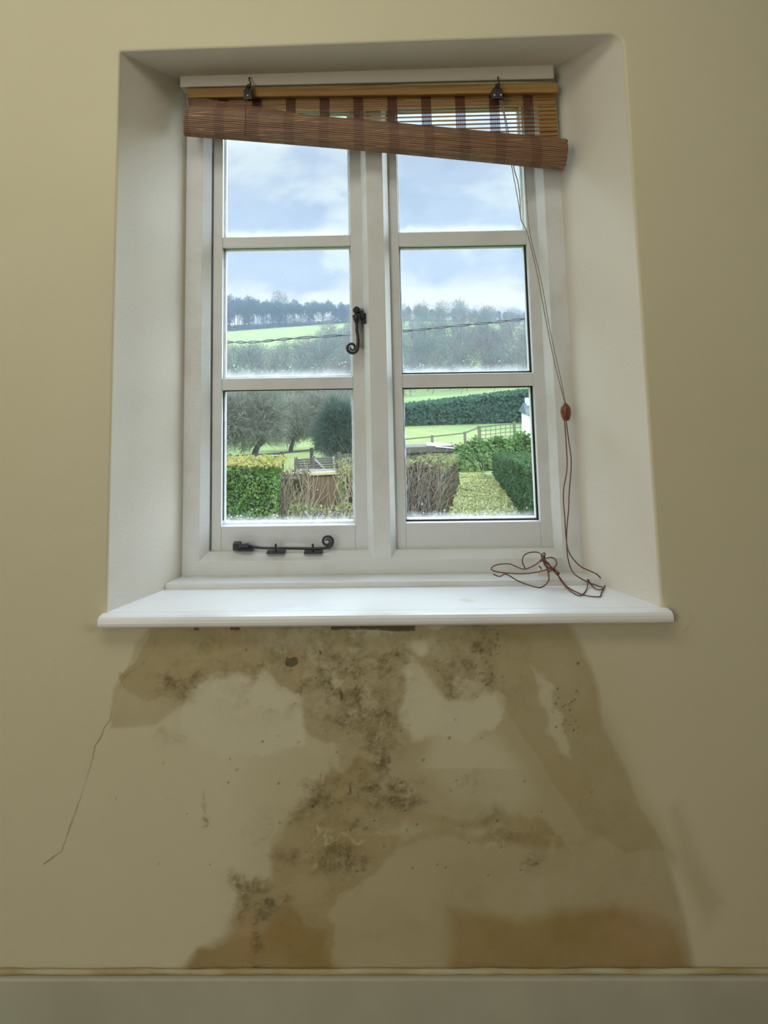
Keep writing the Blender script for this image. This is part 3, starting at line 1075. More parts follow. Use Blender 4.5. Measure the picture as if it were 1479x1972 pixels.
# ------------------------------------------------------------------ bamboo blind
def blind():
    root = empty('bamboo_blind', (.035, .19, 1.90))
    tag(root, 'brown split-bamboo roll-up blind hanging crooked across the top of the window', 'blind')
    x0, x1 = P(362, 200, .190).x, P(1073, 200, .190).x
    ztop = (P(362, 170, .18).z + P(1072, 162, .18).z) / 2
    # head lath
    b = MB()
    b.add([(x0, .174, P(362, 188, .174).z), (x1, .174, P(1073, 178, .174).z), (x1, .192, P(1073, 178, .174).z), (x0, .192, P(362, 188, .174).z),
           (x0, .174, P(362, 170, .174).z), (x1, .174, P(1073, 158, .174).z), (x1, .192, P(1073, 158, .174).z), (x0, .192, P(362, 170, .174).z)],
          [(0, 3, 2, 1), (4, 5, 6, 7), (0, 1, 5, 4), (1, 2, 6, 5), (2, 3, 7, 6), (3, 0, 4, 7)])
    b.build('head_lath', M['bamboo_head'], root, bevel=.002)
    # hanging screen: horizontal slats with daylight between
    zt = P(362, 180, .195).z
    b = MB()
    k = 0
    z = zt
    zr_end = P(1073, 300, .195).z
    while z > zr_end:
        # slats on the left are taken up by the slanting roll
        zl = z
        t = (P(362, 232, .195).z - z) / (P(362, 232, .195).z - P(1085, 297, .195).z)
        xs = x0 if t <= 0 else x0 + (x1 - x0) * min(t, .999)
        xs = max(x0, xs - .02)
        opn = z < P(700, 209, .195).z
        h = .0034 if opn else .0052
        gap = .0066 if opn else .0006
        off = .0012 * noise.noise((k * 1.7, 0, 0))
        sag = .0015 * noise.noise((k * .9, 5, 0))
        b.beam((xs, .196 + off, z), (x1 + random.uniform(-.003, .001), .196 + off, z + .002 + sag), .0022, h)
        z -= h + gap
        k += 1
    b.build('slat_screen', M['bamboo'], root)
    # woven tapes that tie the slats
    for j in range(-10, 1):
        xa = BANDX + j * .0803
        if xa < x0:
            continue
        b = MB()
        t = max(0, (xa - x0) / (x1 - x0))
        zlow = P(362, 232, .195).z + (P(1085, 297, .195).z - P(362, 232, .195).z) * t
        for q in range(9):
            xq = xa + .0012 + q * .0026
            b.beam((xq, .1943, zt), (xq, .1943, zlow), .0009, .0009, (0, 1, 0))
            b.beam((xq + .0012, .1982, zt), (xq + .0012, .1982, zlow), .0009, .0009, (0, 1, 0))
        b.build('woven_tape', M['tape'], root)
    b = MB()
    for xa in (x1 - .004, x1 - .011, x1 - .018, x1 - .025, x1 - .032, x1 - .039):
        b.beam((xa, .1985, zt), (xa, .1985, zr_end), .0068, .001, (0, 1, 0))
    b.build('edge_binding', M['bamboo'], root)
    # loose folds bunched above the roll on the left
    b = MB()
    for (ya, yb, xe, yy, th) in ((196, 209, 700, .176, .0025), (203, 214, 610, .168, .0025), (190, 203, 520, .180, .002)):
        pts = []
        n = 30
        for i in range(n + 1):
            t = i / n
            px = 362 + (xe - 362) * t
            py = ya + (214 + (xe - 362) * .085 - ya) * t ** 1.2
            hh = (yb - ya) * (1 - t) * .5 + 2
            p, q = P(px, py - hh, yy), P(px, py + hh, yy - .003)
            pts.append((p, q))
        vs = [v for pq in pts for v in (pq[0], pq[1])] + [Vector((v.x, v.y + th, v.z)) for pq in pts for v in (pq[0], pq[1])]
        m_ = 2 * (n + 1)
        fs = []
        for i in range(n):
            a = 2 * i
            fs += [(a, a + 2, a + 3, a + 1), (m_ + a, m_ + a + 1, m_ + a + 3, m_ + a + 2), (a, m_ + a, m_ + a + 2, a + 2), (a + 1, a + 3, m_ + a + 3, m_ + a + 1)]
        fs += [(0, 1, m_ + 1, m_), (m_ - 2, 2 * m_ - 2, 2 * m_ - 1, m_ - 1)]
        b.add(vs, fs)
    b.build('loose_fold', M['bamboo_roll'], root)
    # the roll
    YR = .160
    A, B_ = P(361, 233, YR), P(1087, 298, YR)
    ax = (B_ - A).normalized()
    ln = (B_ - A).length
    s = Vector((0, -1, 0))
    u = ax.cross(s) * -1
    if u.z < 0:
        u = -u
    b = MB()
    R_out, R_in = .0325, .006
    turns = 4
    nseg = 96
    prof = []
    for i in range(nseg * 1 + 1):
        t = i / nseg
        a = 2 * math.pi * turns * t + math.pi * .6
        r = R_out + (R_in - R_out) * t
        prof.append((r * math.cos(a), r * math.sin(a)))
    # faceted outer turns: each slat a flat strip with a small step to the next
    L_n = 14
    vs, fs = [], []
    for j in range(L_n + 1):
        t = j / L_n
        c = A + ax * (ln * t)
        c.z += -.0035 * math.sin(math.pi * t) * -1
        for (pa, pb) in prof:
            k = 1 + .05 * noise.noise((pa * 90, pb * 90, t * 2.2)) + .03 * math.sin(7 * t + pa * 60)
            vs.append(c + s * pa * k * .82 + u * pb * k)
    n = len(prof)
    for j in range(L_n):
        for i in range(n - 1):
            fs.append((j * n + i, j * n + i + 1, (j + 1) * n + i + 1, (j + 1) * n + i))
    b.add(vs, fs)
    roll = b.build('rolled_slats', M['bamboo_roll'], root)
    so = roll.modifiers.new('thickness', 'SOLIDIFY')
    so.thickness = .0022
    # separate raised slats round the outside of the roll
    b = MB()
    for i in range(44):
        a = 2 * math.pi * i / 44
        pts = []
        for j in range(L_n + 1):
            t = j / L_n
            c = A + ax * (ln * t + (.004 * noise.noise((i * 3.1, 0, 0)) if j in (0, L_n) else 0))
            c.z += .0035 * math.sin(math.pi * t)
            rr = R_out * 1.02 + .0016 * noise.noise((i * 2.7, t * 1.5, 4))
            aa = a + .03 * noise.noise((i, t * 2, 9))
            pts.append(c + s * (rr * .83 * math.cos(aa)) + u * (rr * math.sin(aa)))
        b.tube(pts, [.0032] * len(pts), 6)
    b.build('outer_slat', M['bamboo_roll'], root)
    # cord that hangs the roll on the left
    b = MB()
    b.tube(smooth_path([P(477, 190, .160), P(474, 203, .128), P(472, 232, .122), P(471, 258, .130), P(472, 263, .158), P(474, 258, .190)], 6), .0011, 6)
    b.build('hanging_cord', M['cord'], root, smooth=True)
    return root


M['tape'] = two_tone('red_brown_thread', (.11, .030, .012), (.07, .02, .010), 60, .8)
BLIND = blind()


def hook_pulley(px, py, two):
    root = empty('blind_pulley', P(px, py, .165))
    Y = .158
    b = MB()
    # screw hook up into the batten
    top = P(px + 2, py - 36, .169)
    b.tube(smooth_path([Vector((top.x, .178, top.z - .002)), top, P(px + 2, py - 30, .160), P(px + 5, py - 25, .154), P(px + 3, py - 19, .152), P(px - 1, py - 18, .154), P(px - 2, py - 22, .158)], 6), .0014, 7)
    b.tube(smooth_path([P(px + 3, py - 24, .150), P(px, py - 20, .149), P(px + 1, py - 13, .152), P(px + 4, py - 15, .156), P(px + 4, py - 22, .156)], 6), .0014, 7)
    b.build('screw_hook', M['metal'], root, smooth=True)
    b = MB()
    w = .0095 if not two else .0125
    c = P(px, py, Y)
    for yv in (Y - .006, Y + .006):
        b.add([(c.x - w, yv - .0008, c.z + .011), (c.x - w * .4, yv - .0008, c.z + .020), (c.x + w * .4, yv - .0008, c.z + .020), (c.x + w, yv - .0008, c.z + .011), (c.x + w, yv - .0008, c.z - .010), (c.x - w, yv - .0008, c.z - .010)] +
              [(c.x - w, yv + .0008, c.z + .011), (c.x - w * .4, yv + .0008, c.z + .020), (c.x + w * .4, yv + .0008, c.z + .020), (c.x + w, yv + .0008, c.z + .011), (c.x + w, yv + .0008, c.z - .010), (c.x - w, yv + .0008, c.z - .010)],
              [(5, 4, 3, 2, 1, 0), (6, 7, 8, 9, 10, 11)] + [(i, (i + 1) % 6, 6 + (i + 1) % 6, 6 + i) for i in range(6)])
    b.build('pulley_housing', M['metal'], root, bevel=.0006)
    for dx in ((0,) if not two else (-.007, .008)):
        b = MB()
        b.lathe((c.x + dx, Y - .0052, c.z - .001), (0, 1, 0), [(0, .0085), (.002, .0088), (.0052, .0062), (.0084, .0088), (.0104, .0085)], 18)
        b.build('pulley_wheel', M['metal'], root, smooth=True)
        b = MB()
        b.lathe((c.x + dx, Y - .0085, c.z - .001), (0, 1, 0), [(0, .0014), (.0005, .0022), (.003, .0022)], 12)  # pale pin puts the wheel's highlight into the colour
        tag(b.build('highlight_pin', M['tag'], root, smooth=True), 'small axle pin, pale to paint in a highlight')
    return root


tag(hook_pulley(478, 185, False), 'small dark metal pulley hooked above the left part of the bamboo blind', 'pulley', 'blind pulleys')
tag(hook_pulley(957, 184, True), 'dark double-wheel metal pulley hooked above the right part of the bamboo blind', 'pulley', 'blind pulleys')

# ------------------------------------------------------------------ pull cords, acorn and the tangle on the sill
SY = .165


def cp(px, py, Y=SY):
    """point of the lying tangle: on the sill if low in view, else standing at Y"""
    p = P(px, py, Y)
    if p.z < .8185:
        p = PZ(px, py, .806)
        t = max(0, min(1, p.y / .24))
        p = PZ(px, py, .8105 - .010 * t + .0018)
        if p.y > UB0 - .004:
            p = P(px, py, UB0 - .004)
    return p


cr = BLIND
b = MB()
b.tube(smooth_path([P(962, 192, .158), P(972, 230, .185), P(980, 290, .200), P(985, 318, .205), P(991, 350, .205), P(999, 395, .205), P(1003, 422, .206)], 6), .0010, 6)
b.tube(smooth_path([P(966, 192, .160), P(978, 250, .190), P(989, 320, .208), P(997, 350, .208), P(1001, 380, .208), P(1003, 421, .207), P(1012, 440, .200), P(1020, 466, .195), P(1035, 530, .185), P(1050, 610, .175), P(1066, 690, .165), P(1084, 762, .160), P(1088, 776, .160)], 6), .0012, 6)
b.tube(smooth_path([P(1010, 322, .20), P(1014, 380, .205), P(1021, 452, .200), P(1042, 540, .185), P(1060, 640, .172), P(1080, 730, .162), P(1089, 776, .159)], 6), .0010, 6)
cr = b.build('pull_cord', M['greycord'], cr, smooth=True)
b = MB()
b.lathe(P(1088.5, 776, .160), (0, 0, -1), [(0, .0030), (.003, .0060), (.010, .0105), (.020, .0118), (.028, .0105), (.036, .0075), (.0385, .0045)], 18)
b.build('acorn_toggle', M['toggle'], cr, smooth=True)
b = MB()
cords = [
    [(1087, 808), (1090, 850), (1092, 900), (1085, 950), (1088, 1000), (1090, 1034), (1096, 1064), (1117, 1090), (1149, 1106), (1163, 1124), (1161, 1134), (1148, 1134), (1137, 1124), (1132, 1116), (1130, 1134), (1117, 1147), (1096, 1136), (1080, 1118), (1073, 1106), (1062, 1096)],
    [(1090, 808), (1094, 840), (1100, 800 + 90), (1096, 950), (1095, 980), (1091, 1030), (1093, 1070), (1100, 1096), (1112, 1110), (1134, 1122), (1150, 1128), (1162, 1132), (1158, 1142), (1154, 1149), (1130, 1147), (1110, 1140), (1090, 1128), (1078, 1112), (1068, 1100)],
    [(1060, 1094), (1034, 1102), (1000, 1105), (962, 1102), (946, 1096), (956, 1088), (981, 1086), (1008, 1096), (1030, 1088), (1042, 1078), (1050, 1068), (1047, 1065), (1043, 1074), (1058, 1096)],
    [(950, 1106), (962, 1110), (975, 1106), (1000, 1120), (1034, 1131), (1049, 1127), (1057, 1114), (1053, 1093), (1048, 1072)],
    [(1012, 1096), (1006, 1082), (1009, 1070), (1020, 1064), (1037, 1064), (1045, 1072), (1060, 1092), (1070, 1104)],
    [(1040, 1082), (1056, 1074), (1068, 1076), (1072, 1086), (1064, 1094), (1050, 1090), (1046, 1076)],
    [(1038, 1090), (1048, 1100), (1062, 1098), (1056, 1084), (1044, 1080), (1060, 1090), (1072, 1104), (1066, 1092)],
]
for i, c in enumerate(cords):
    pts = []
    for k, (x, y) in enumerate(c):
        yy = SY + .010 * math.sin(k * 1.7 + i * 2.1) - .006
        if y < 1060:
            yy = .160 + (i * .004)
        pts.append(cp(x, y, yy))
    b.tube(smooth_path(pts, 8), .00125, 6)
tag(b.build('tangled_cord', M['cord'], cr, smooth=True), 'red-brown cord tangled on the sill')
b = MB()
for (px, py, r) in ((1073, 1105, .0042), (1060, 1094, .0034), (1047, 1072, .0026)):
    p = P(px, py, .158)
    b.lathe(p + Vector((0, 0, .004)), (.3, 0, -1), [(0, r * .4), (.002, r), (.005, r), (.0075, r * .4)], 10)
b.build('knot', M['cord'], cr, smooth=True)
b = MB()
b.beam(P(1036, 1102, .166), P(1059, 1103, .166), .006, .015)
b.beam(P(1066, 1092, .164), P(1077, 1106, .164), .005, .006)
tag(b.build('cord_connector', M['tag'], cr, bevel=.0015), 'small cream plastic connector')

# ------------------------------------------------------------------ outdoors: ground
TP = [(1100, 9), (1005, 20), (915, 44), (884, 60), (858, 80), (830, 110), (800, 150), (774, 190), (750, 260), (706, 350), (653, 450), (623, 560), (617, 640), (627, 700)]
TY = [a[1] for a in TP]
TZ = [P(740, a[0], a[1]).z for a in TP]


def gz_(x, y):
    z = float(np.interp(y, TY, TZ))
    t = min(1, max(0, (y - 60) / 150))
    z += t * .035 * x
    if y > 200:
        t2 = min(1, (y - 200) / 200)
        z += t2 * (-.0006 * x * x) * (1 if x > 0 else .2)
    z += .25 * noise.noise((x * .04, y * .03, 0)) * t
    return z


def terrain():
    ys = np.concatenate([np.linspace(1.0, 60, 50), np.linspace(62, 250, 60), np.linspace(255, 700, 60)])
    b = MB()
    nx = 70
    for y in ys:
        w = 12 + y * .9
        for i in range(nx + 1):
            x = -w + 2 * w * i / nx
            b.v.append((x, y, gz_(x, max(y, 9)) if y >= 9 else gz_(x, 9)))
    for j in range(len(ys) - 1):
        for i in range(nx):
            a = j * (nx + 1) + i
            b.f.append((a, a + 1, a + nx + 2, a + nx + 1))
            b.mi.append(0)
    m = Mat('pasture_grass')
    v = m.coord('Object')
    c = m.mix(m.rng(m.noise(.35, 5, .6, v), .38, .62), (.145, .185, .066), (.205, .225, .090))
    c = m.mix(m.rng(m.noise(.05, 4, .6, v), .45, .7), c, (.11, .185, .07))
    m.principled(c, .9, m.bump(m.noise(3, 4, .6, v), .6, .15), spec=.05)
    o = b.build('ground', m.m, smooth=True)
    tag(o, 'green pasture hillside rising beyond the garden', kind='structure')


terrain()

# ------------------------------------------------------------------ vegetation builders


def leaf_cloud(pts, nrm, size, tilt=.9, aspect=1.5, seed=1):
    """numpy: one small pointed quad per point"""
    r = np.random.default_rng(seed)
    n = len(pts)
    d = nrm + r.normal(0, tilt, (n, 3))
    d /= np.linalg.norm(d, axis=1)[:, None] + 1e-9
    a = r.normal(0, 1, (n, 3))
    a -= (a * d).sum(1)[:, None] * d
    a /= np.linalg.norm(a, axis=1)[:, None] + 1e-9
    c = np.cross(d, a)
    s = (size * r.uniform(.55, 1.3, n))[:, None]
    v = np.stack([pts - a * s * aspect * .5, pts + c * s * .5, pts + a * s * aspect * .5, pts - c * s * .5], 1).reshape(-1, 3)
    f = np.arange(4 * n).reshape(-1, 4)
    return v, f


def mesh_np(name, v, f, mats, parent=None, mi=None, loc=None):
    me = bpy.data.meshes.new(name)
    me.vertices.add(len(v))
    me.vertices.foreach_set('co', np.asarray(v, np.float32).ravel())
    k = f.shape[1]
    me.loops.add(f.size)
    me.loops.foreach_set('vertex_index', f.ravel().astype(np.int32))
    me.polygons.add(len(f))
    me.polygons.foreach_set('loop_start', (np.arange(len(f)) * k).astype(np.int32))
    for m in (mats if isinstance(mats, (list, tuple)) else [mats]):
        me.materials.append(m)
    if mi is not None:
        me.polygons.foreach_set('material_index', mi.astype(np.int32))
    me.update()
    me.validate()
    o = bpy.data.objects.new(name, me)
    COL.objects.link(o)
    if loc is not None:
        o.location = loc
    if parent is not None:
        o.parent = parent
    return o


def hedge(name, x0, x1, y0, y1, zt_, zb, leaf, core, label, cat, n_per=420, size=.055, rough=.10, seed=1, stems=None, slope=0., slopex=0., stem_mat=None, skew=0.):
    """clipped hedge: leaves over a solid core; zt_ at (x0,y0), slope along y"""
    r = np.random.default_rng(seed)
    root = empty(name, ((x0 + x1) / 2, (y0 + y1) / 2, zb))
    L = Vector(root.location)
    ht = zt_ - zb

    def top(x, y):
        return zt_ + slope * (y - y0) + slopex * (x - x0)

    def bot(x, y):
        return zb + slope * (y - y0)

    P_, N_ = [], []
    faces = (('top', (x1 - x0) * (y1 - y0)), ('front', (x1 - x0) * ht), ('left', (y1 - y0) * ht), ('right', (y1 - y0) * ht), ('back', (x1 - x0) * ht * .3))
    for nm, area in faces:
        n = max(40, int(area * n_per))
        a, c = r.random(n), r.random(n)
        if nm == 'top':
            x, y = x0 + a * (x1 - x0), y0 + c * (y1 - y0)
            z = top(x, y)
            nn = np.tile([0, 0, 1.], (n, 1))
        elif nm in ('front', 'back'):
            x = x0 + a * (x1 - x0)
            y = np.full(n, y0 if nm == 'front' else y1)
            z = bot(x, y) + c * (top(x, y) - bot(x, y))
            nn = np.tile([0, -1. if nm == 'front' else 1., .3], (n, 1))
        else:
            y = y0 + a * (y1 - y0)
            x = np.full(n, x0 if nm == 'left' else x1)
            z = bot(x, y) + c * (top(x, y) - bot(x, y))
            nn = np.tile([-1. if nm == 'left' else 1., 0, .3], (n, 1))
        P_.append(np.stack([x, y, z], 1))
        N_.append(nn)
    P_, N_ = np.concatenate(P_), np.concatenate(N_)
    wob = np.array([noise.noise(Vector(p) * 1.3) + .5 * noise.noise(Vector(p) * 4) for p in P_])
    P_[:, 0] += skew * (P_[:, 1] - y0)
    P_ = P_ + N_ * (wob * rough + r.uniform(-.7, .25, len(P_)) * rough * .8)[:, None]
    v, f = leaf_cloud(P_ - np.array(L), N_, size, seed=seed)
    mesh_np('foliage', v, f, leaf, root)
    b = MB()
    i = rough * .9
    b.add([(x0 + i, y0 + i, zb), (x1 - i, y0 + i, zb), (x1 - i, y1 - i, bot(x1, y1)), (x0 + i, y1 - i, bot(x0, y1)),
           (x0 + i, y0 + i, top(x0, y0) - i), (x1 - i, y0 + i, top(x1, y0) - i), (x1 - i, y1 - i, top(x1, y1) - i), (x0 + i, y1 - i, top(x0, y1) - i)],
          [(0, 3, 2, 1), (4, 5, 6, 7), (0, 1, 5, 4), (1, 2, 6, 5), (2, 3, 7, 6), (3, 0, 4, 7)])
    b.v = [(p[0] + skew * (p[1] - y0), p[1], p[2]) for p in b.v]
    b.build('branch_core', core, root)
    if stems:
        b = MB()
        rr = random.Random(seed)
        for k in range(stems):
            x = rr.uniform(x0, x1)
            side = rr.random()
            y = y0 - rr.uniform(0, .25) if side < .8 else rr.uniform(y0, y1)
            z = zb + rr.uniform(0, ht * .5) + slope * (y - y0)
            x += skew * (y - y0)
            h = rr.uniform(.3, .8) * ht
            p0 = Vector((x, y, z))
            p1 = p0 + Vector((rr.gauss(0, .12), rr.gauss(0, .08), h * .5))
            p2 = p1 + Vector((rr.gauss(0, .20), rr.gauss(0, .12), h * .5))
            b.tube([p0, p1, p2], [.012, .009, .004], 3, cap=False)
            if rr.random() < .8:
                b.tube([p1, p1 + Vector((rr.gauss(0, .25), rr.gauss(0, .1), h * .35))], [.007, .003], 3, cap=False)
        o = b.build('bare_stems', stem_mat, root)
        o['kind'] = 'stuff'
    tag(root, label, cat)
    return root


def slivers(n, cen, rad, length, width, seed, hollow=.35, up=.3):
    """crown of fine bare twigs: thin triangles in an ellipsoid"""
    r = np.random.default_rng(seed)
    d = r.normal(0, 1, (n, 3))
    d /= np.linalg.norm(d, axis=1)[:, None]
    rr = r.uniform(hollow ** 3, 1, n) ** (1 / 3)
    lob = np.array([1 + .42 * noise.noise(Vector(q) * 1.8 + Vector((seed, 0, 0))) for q in d])
    p = np.array(cen) + d * (rr * lob)[:, None] * np.array(rad)
    t = d * .8 + r.normal(0, .55, (n, 3)) + np.array([0, 0, up])
    t /= np.linalg.norm(t, axis=1)[:, None]
    s = r.normal(0, 1, (n, 3))
    s -= (s * t).sum(1)[:, None] * t
    s /= np.linalg.norm(s, axis=1)[:, None]
    L_ = (length * r.uniform(.5, 1.3, n))[:, None]
    v = np.stack([p - s * width / 2, p + s * width / 2, p + t * L_], 1).reshape(-1, 3)
    return v, np.arange(3 * n).reshape(-1, 3)


def branch_tree(b, base, h, r0, seed, levels=4, spread=.6, split=3, trunk_frac=.3):
    rr = random.Random(seed)

    def grow(p, d, l, r, lev):
        n = 3
        pts, cur, dd = [p.copy()], p.copy(), d.copy()
        for i in range(n):
            dd = (dd + Vector((rr.gauss(0, .16), rr.gauss(0, .16), rr.gauss(.02, .08)))).normalized()
            cur = cur + dd * (l / n)
            pts.append(cur.copy())
        b.tube(pts, [r, r * .85, r * .72, r * .55], 5 if lev == 0 else (4 if lev < 2 else 3), cap=False)
        if lev >= levels:
            return
        for k in range(split + (1 if lev == 0 else 0)):
            a = rr.uniform(0, 2 * math.pi)
            nd = (dd * rr.uniform(.5, .9) + Vector((math.cos(a), math.sin(a), rr.uniform(-.1, .4))) * spread * rr.uniform(.6, 1.2)).normalized()
            st = pts[-1] if k < 2 else pts[rr.choice([1, 2, 3])] if lev > 0 else pts[-1]
            grow(st, nd, l * rr.uniform(.62, .85), r * .55, lev + 1)

    grow(Vector(base), Vector((0, 0, 1)), h * trunk_frac, r0, 0)


bark = two_tone('grey_brown_bark', (.10, .085, .065), (.055, .05, .04), 6, .9, .01, 20)
twig_near = leaf_material('bare_twigs', (.10, .105, .085), (.17, .17, .14), (.11, .135, .09), .4, .1)
twig_far = [leaf_material('far_twigs_green', (.075, .095, .085), (.11, .13, .105), None, .12, .2),
            leaf_material('far_twigs_brown', (.11, .095, .09), (.15, .13, .12), None, .12, .2),
            leaf_material('far_twigs_grey', (.09, .105, .098), (.14, .15, .135), None, .12, .2)]
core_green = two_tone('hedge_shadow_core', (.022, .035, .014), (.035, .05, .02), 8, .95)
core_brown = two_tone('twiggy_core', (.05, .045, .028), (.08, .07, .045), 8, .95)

# --- lawn between the hedges
def lawn():
    root_y0, root_y1 = 15.0, 44.5
    r = np.random.default_rng(3)
    b = MB()
    n = 60
    rows = []
    for j in range(n + 1):
        y = root_y0 + (root_y1 - root_y0) * j / n
        t = (y - 20) / 24
        xl = P(850 + 14 * min(max(t, -.4), 1.1), 1000, y).x
        # right edge converges with distance
        py = np.interp(y, [15, 20, 44, 46], [1045, 1005, 915, 911])
        xr = P(np.interp(py, [915, 1005, 1045], [926, 1003, 1038]), py, y).x
        xl = P(np.interp(py, [915, 1005, 1045], [867, 850, 846]), py, y).x
        if j > n - 5:
            k = (j - (n - 5)) / 5
            xl += .25 * k * k
            xr -= .5 * k * k
        xl += .10 * noise.noise((y * 1.7, 1, 0))
        xr += .10 * noise.noise((y * 1.7, 7, 0))
        rows.append((y, xl, xr))
    vs, fs = [], []
    m = 10
    for y, xl, xr in rows:
        for i in range(m + 1):
            x = xl + (xr - xl) * i / m
            e = .05 * (1 if 0 < i < m else 0)
            vs.append((x, y, gz_(x, y) + e + .02 * noise.noise((x * 2, y, 0))))
    for j in range(n):
        for i in range(m):
            a = j * (m + 1) + i
            fs.append((a, a + 1, a + m + 2, a + m + 1))
    b.add(vs, fs)
    mt = Mat('yellow_green_lawn')
    v = mt.coord('Object')
    c = mt.mix(mt.rng(mt.noise(2.2, 5, .65, v), .36, .64), (.28, .295, .11), (.36, .355, .17))
    c = mt.mix(mt.rng(mt.noise(.7, 4, .6, v), .5, .66), c, (.22, .26, .09))
    mt.principled(c, .9, mt.bump(mt.noise(9, 4, .6, v), .8, .06), spec=.05)
    o = b.build('lawn', mt.m, smooth=True)
    tag(o, 'narrow yellow-green lawn running downhill between clipped hedges', 'lawn', kind='stuff')
    # tufts standing out of the turf and along its ragged edges
    pts = []
    for k in range(9000):
        j = r.integers(0, n)
        y, xl, xr = rows[j]
        y += r.uniform(0, .5)
        t = r.random() if k % 3 else (0 if r.random() < .5 else 1) + r.normal(0, .02)
        x = xl + (xr - xl) * t
        pts.append((x, y, gz_(x, y) + .07))
    v, f = leaf_cloud(np.array(pts), np.tile([0, -.6, .5], (len(pts), 1)), .07, .6, 1.6, 5)
    mesh_np('grass_tufts', v, f, mt.m, o)['kind'] = 'stuff'


lawn()

# --- hedges
lf_bright = leaf_material('glossy_hedge_leaf', (.060, .125, .028), (.10, .17, .045), (.14, .185, .06), 1.2)
lf_top = leaf_material('yellowing_hedge_tips', (.19, .19, .05), (.23, .19, .07), (.12, .17, .05), 1.0)
lf_dark = leaf_material('dark_hedge_leaf', (.028, .065, .026), (.045, .085, .035), (.06, .08, .04), .8)
lf_mid = leaf_material('mid_green_shrub_leaf', (.055, .105, .034), (.085, .135, .045), (.12, .155, .06), .5)
lf_brown = leaf_material('brown_dead_leaf', (.075, .060, .040), (.115, .090, .055), (.055, .075, .028), 1.0)
lf_olive = leaf_material('olive_bush_leaf', (.13, .14, .055), (.18, .165, .085), (.09, .12, .04), 1.0)
lf_far = leaf_material('blue_green_conifer', (.032, .070, .048), (.055, .10, .062), None, .25)
stem_tan = two_tone('dry_tan_stem', (.38, .30, .19), (.28, .22, .14), 10, .8)


def zg(px, py, y):
    return P(px, py, y).z


h1x0, h1x1 = P(330, 905, 17.).x, P(532, 905, 17.).x
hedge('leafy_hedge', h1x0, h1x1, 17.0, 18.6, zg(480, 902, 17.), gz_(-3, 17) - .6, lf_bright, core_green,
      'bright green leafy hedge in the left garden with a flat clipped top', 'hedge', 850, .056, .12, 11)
# yellowed tips on its top are a growth of their own
o = bpy.data.objects['leafy_hedge']
r = np.random.default_rng(9)
n = 2200
pts = np.stack([r.uniform(h1x0, h1x1 + .1, n), r.uniform(16.95, 18.7, n), np.full(n, zg(480, 902, 17.) + .03) + r.uniform(-.03, .07, n)], 1)
v, f = leaf_cloud(pts - np.array(o.location), np.tile([0, -.2, 1.], (n, 1)), .075, .8, 1.5, 12)
tag(mesh_np('yellowing_tips', v, f, lf_top, o), 'yellowing tips of the hedge top')['kind'] = 'stuff'

hedge('dry_shrub', P(524, 905, 17.6).x, P(592, 905, 17.6).x, 17.6, 18.6, zg(560, 912, 17.6), gz_(-2, 17) - .6, lf_brown, core_brown,
      'brown twiggy shrub between the green hedge and the wooden shed', 'shrub', 300, .05, .16, 12, 120, stem_mat=stem_tan)
hedge('pale_bush', P(652, 905, 17.4).x, P(712, 905, 17.4).x, 17.4, 18.8, zg(670, 900, 17.4), gz_(-1, 17) - .6, lf_olive, core_brown,
      'pale olive bush right of the wooden shed', 'shrub', 340, .055, .20, 13, 60, stem_mat=stem_tan)
hedge('low_scrub', P(560, 980, 16.6).x, P(700, 980, 16.6).x, 16.6, 17.2, zg(640, 978, 16.6), gz_(-1, 17) - .6, lf_olive, core_brown,
      'low scrub of dry stems and weeds at the foot of the shed', 'scrub', 300, .05, .18, 14, 110, stem_mat=stem_tan)

b_x0 = P(760, 1005, 20).x
b_x1 = P(846, 1005, 20).x
hedge('brown_hedge', b_x0, b_x1, 19.2, 34, zg(815, 893, 19.2), gz_(1, 19) - .2, lf_brown, core_brown,
      'brown half-bare hedge along the left side of the lawn', 'hedge', 190, .075, .14, 15, 300, slope=(zg(840, 877, 34) - zg(815, 893, 19.2)) / 14.8, skew=.148, stem_mat=two_tone('grey_dry_stem', (.26, .205, .165), (.16, .12, .095), 10, .8))
o = bpy.data.objects['brown_hedge']
n = 2600
ty = r.uniform(19.1, 34, n)
bs = (zg(840, 877, 34) - zg(815, 893, 19.2)) / 14.8
pts = np.stack([r.uniform(b_x0, b_x1 + .1, n) + .148 * (ty - 19.2), ty, zg(815, 893, 19.2) + bs * (ty - 19.2) + r.uniform(-.25, .08, n)], 1)
v, f = leaf_cloud(pts - np.array(o.location), np.tile([0, -.4, 1.], (n, 1)), .085, .8, 1.5, 17)
tag(mesh_np('green_shoots', v, f, lf_olive, o), 'olive green shoots along the hedge top')['kind'] = 'stuff'
hx0, hx1 = P(1006, 1005, 20).x, P(1180, 1005, 20).x
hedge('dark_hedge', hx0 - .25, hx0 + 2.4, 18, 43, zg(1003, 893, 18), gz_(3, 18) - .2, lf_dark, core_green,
      'dark green clipped hedge along the right side of the lawn', 'hedge', 130, .085, .10, 16, slope=(zg(930, 873, 43) - zg(1003, 893, 18)) / 25, skew=.131)

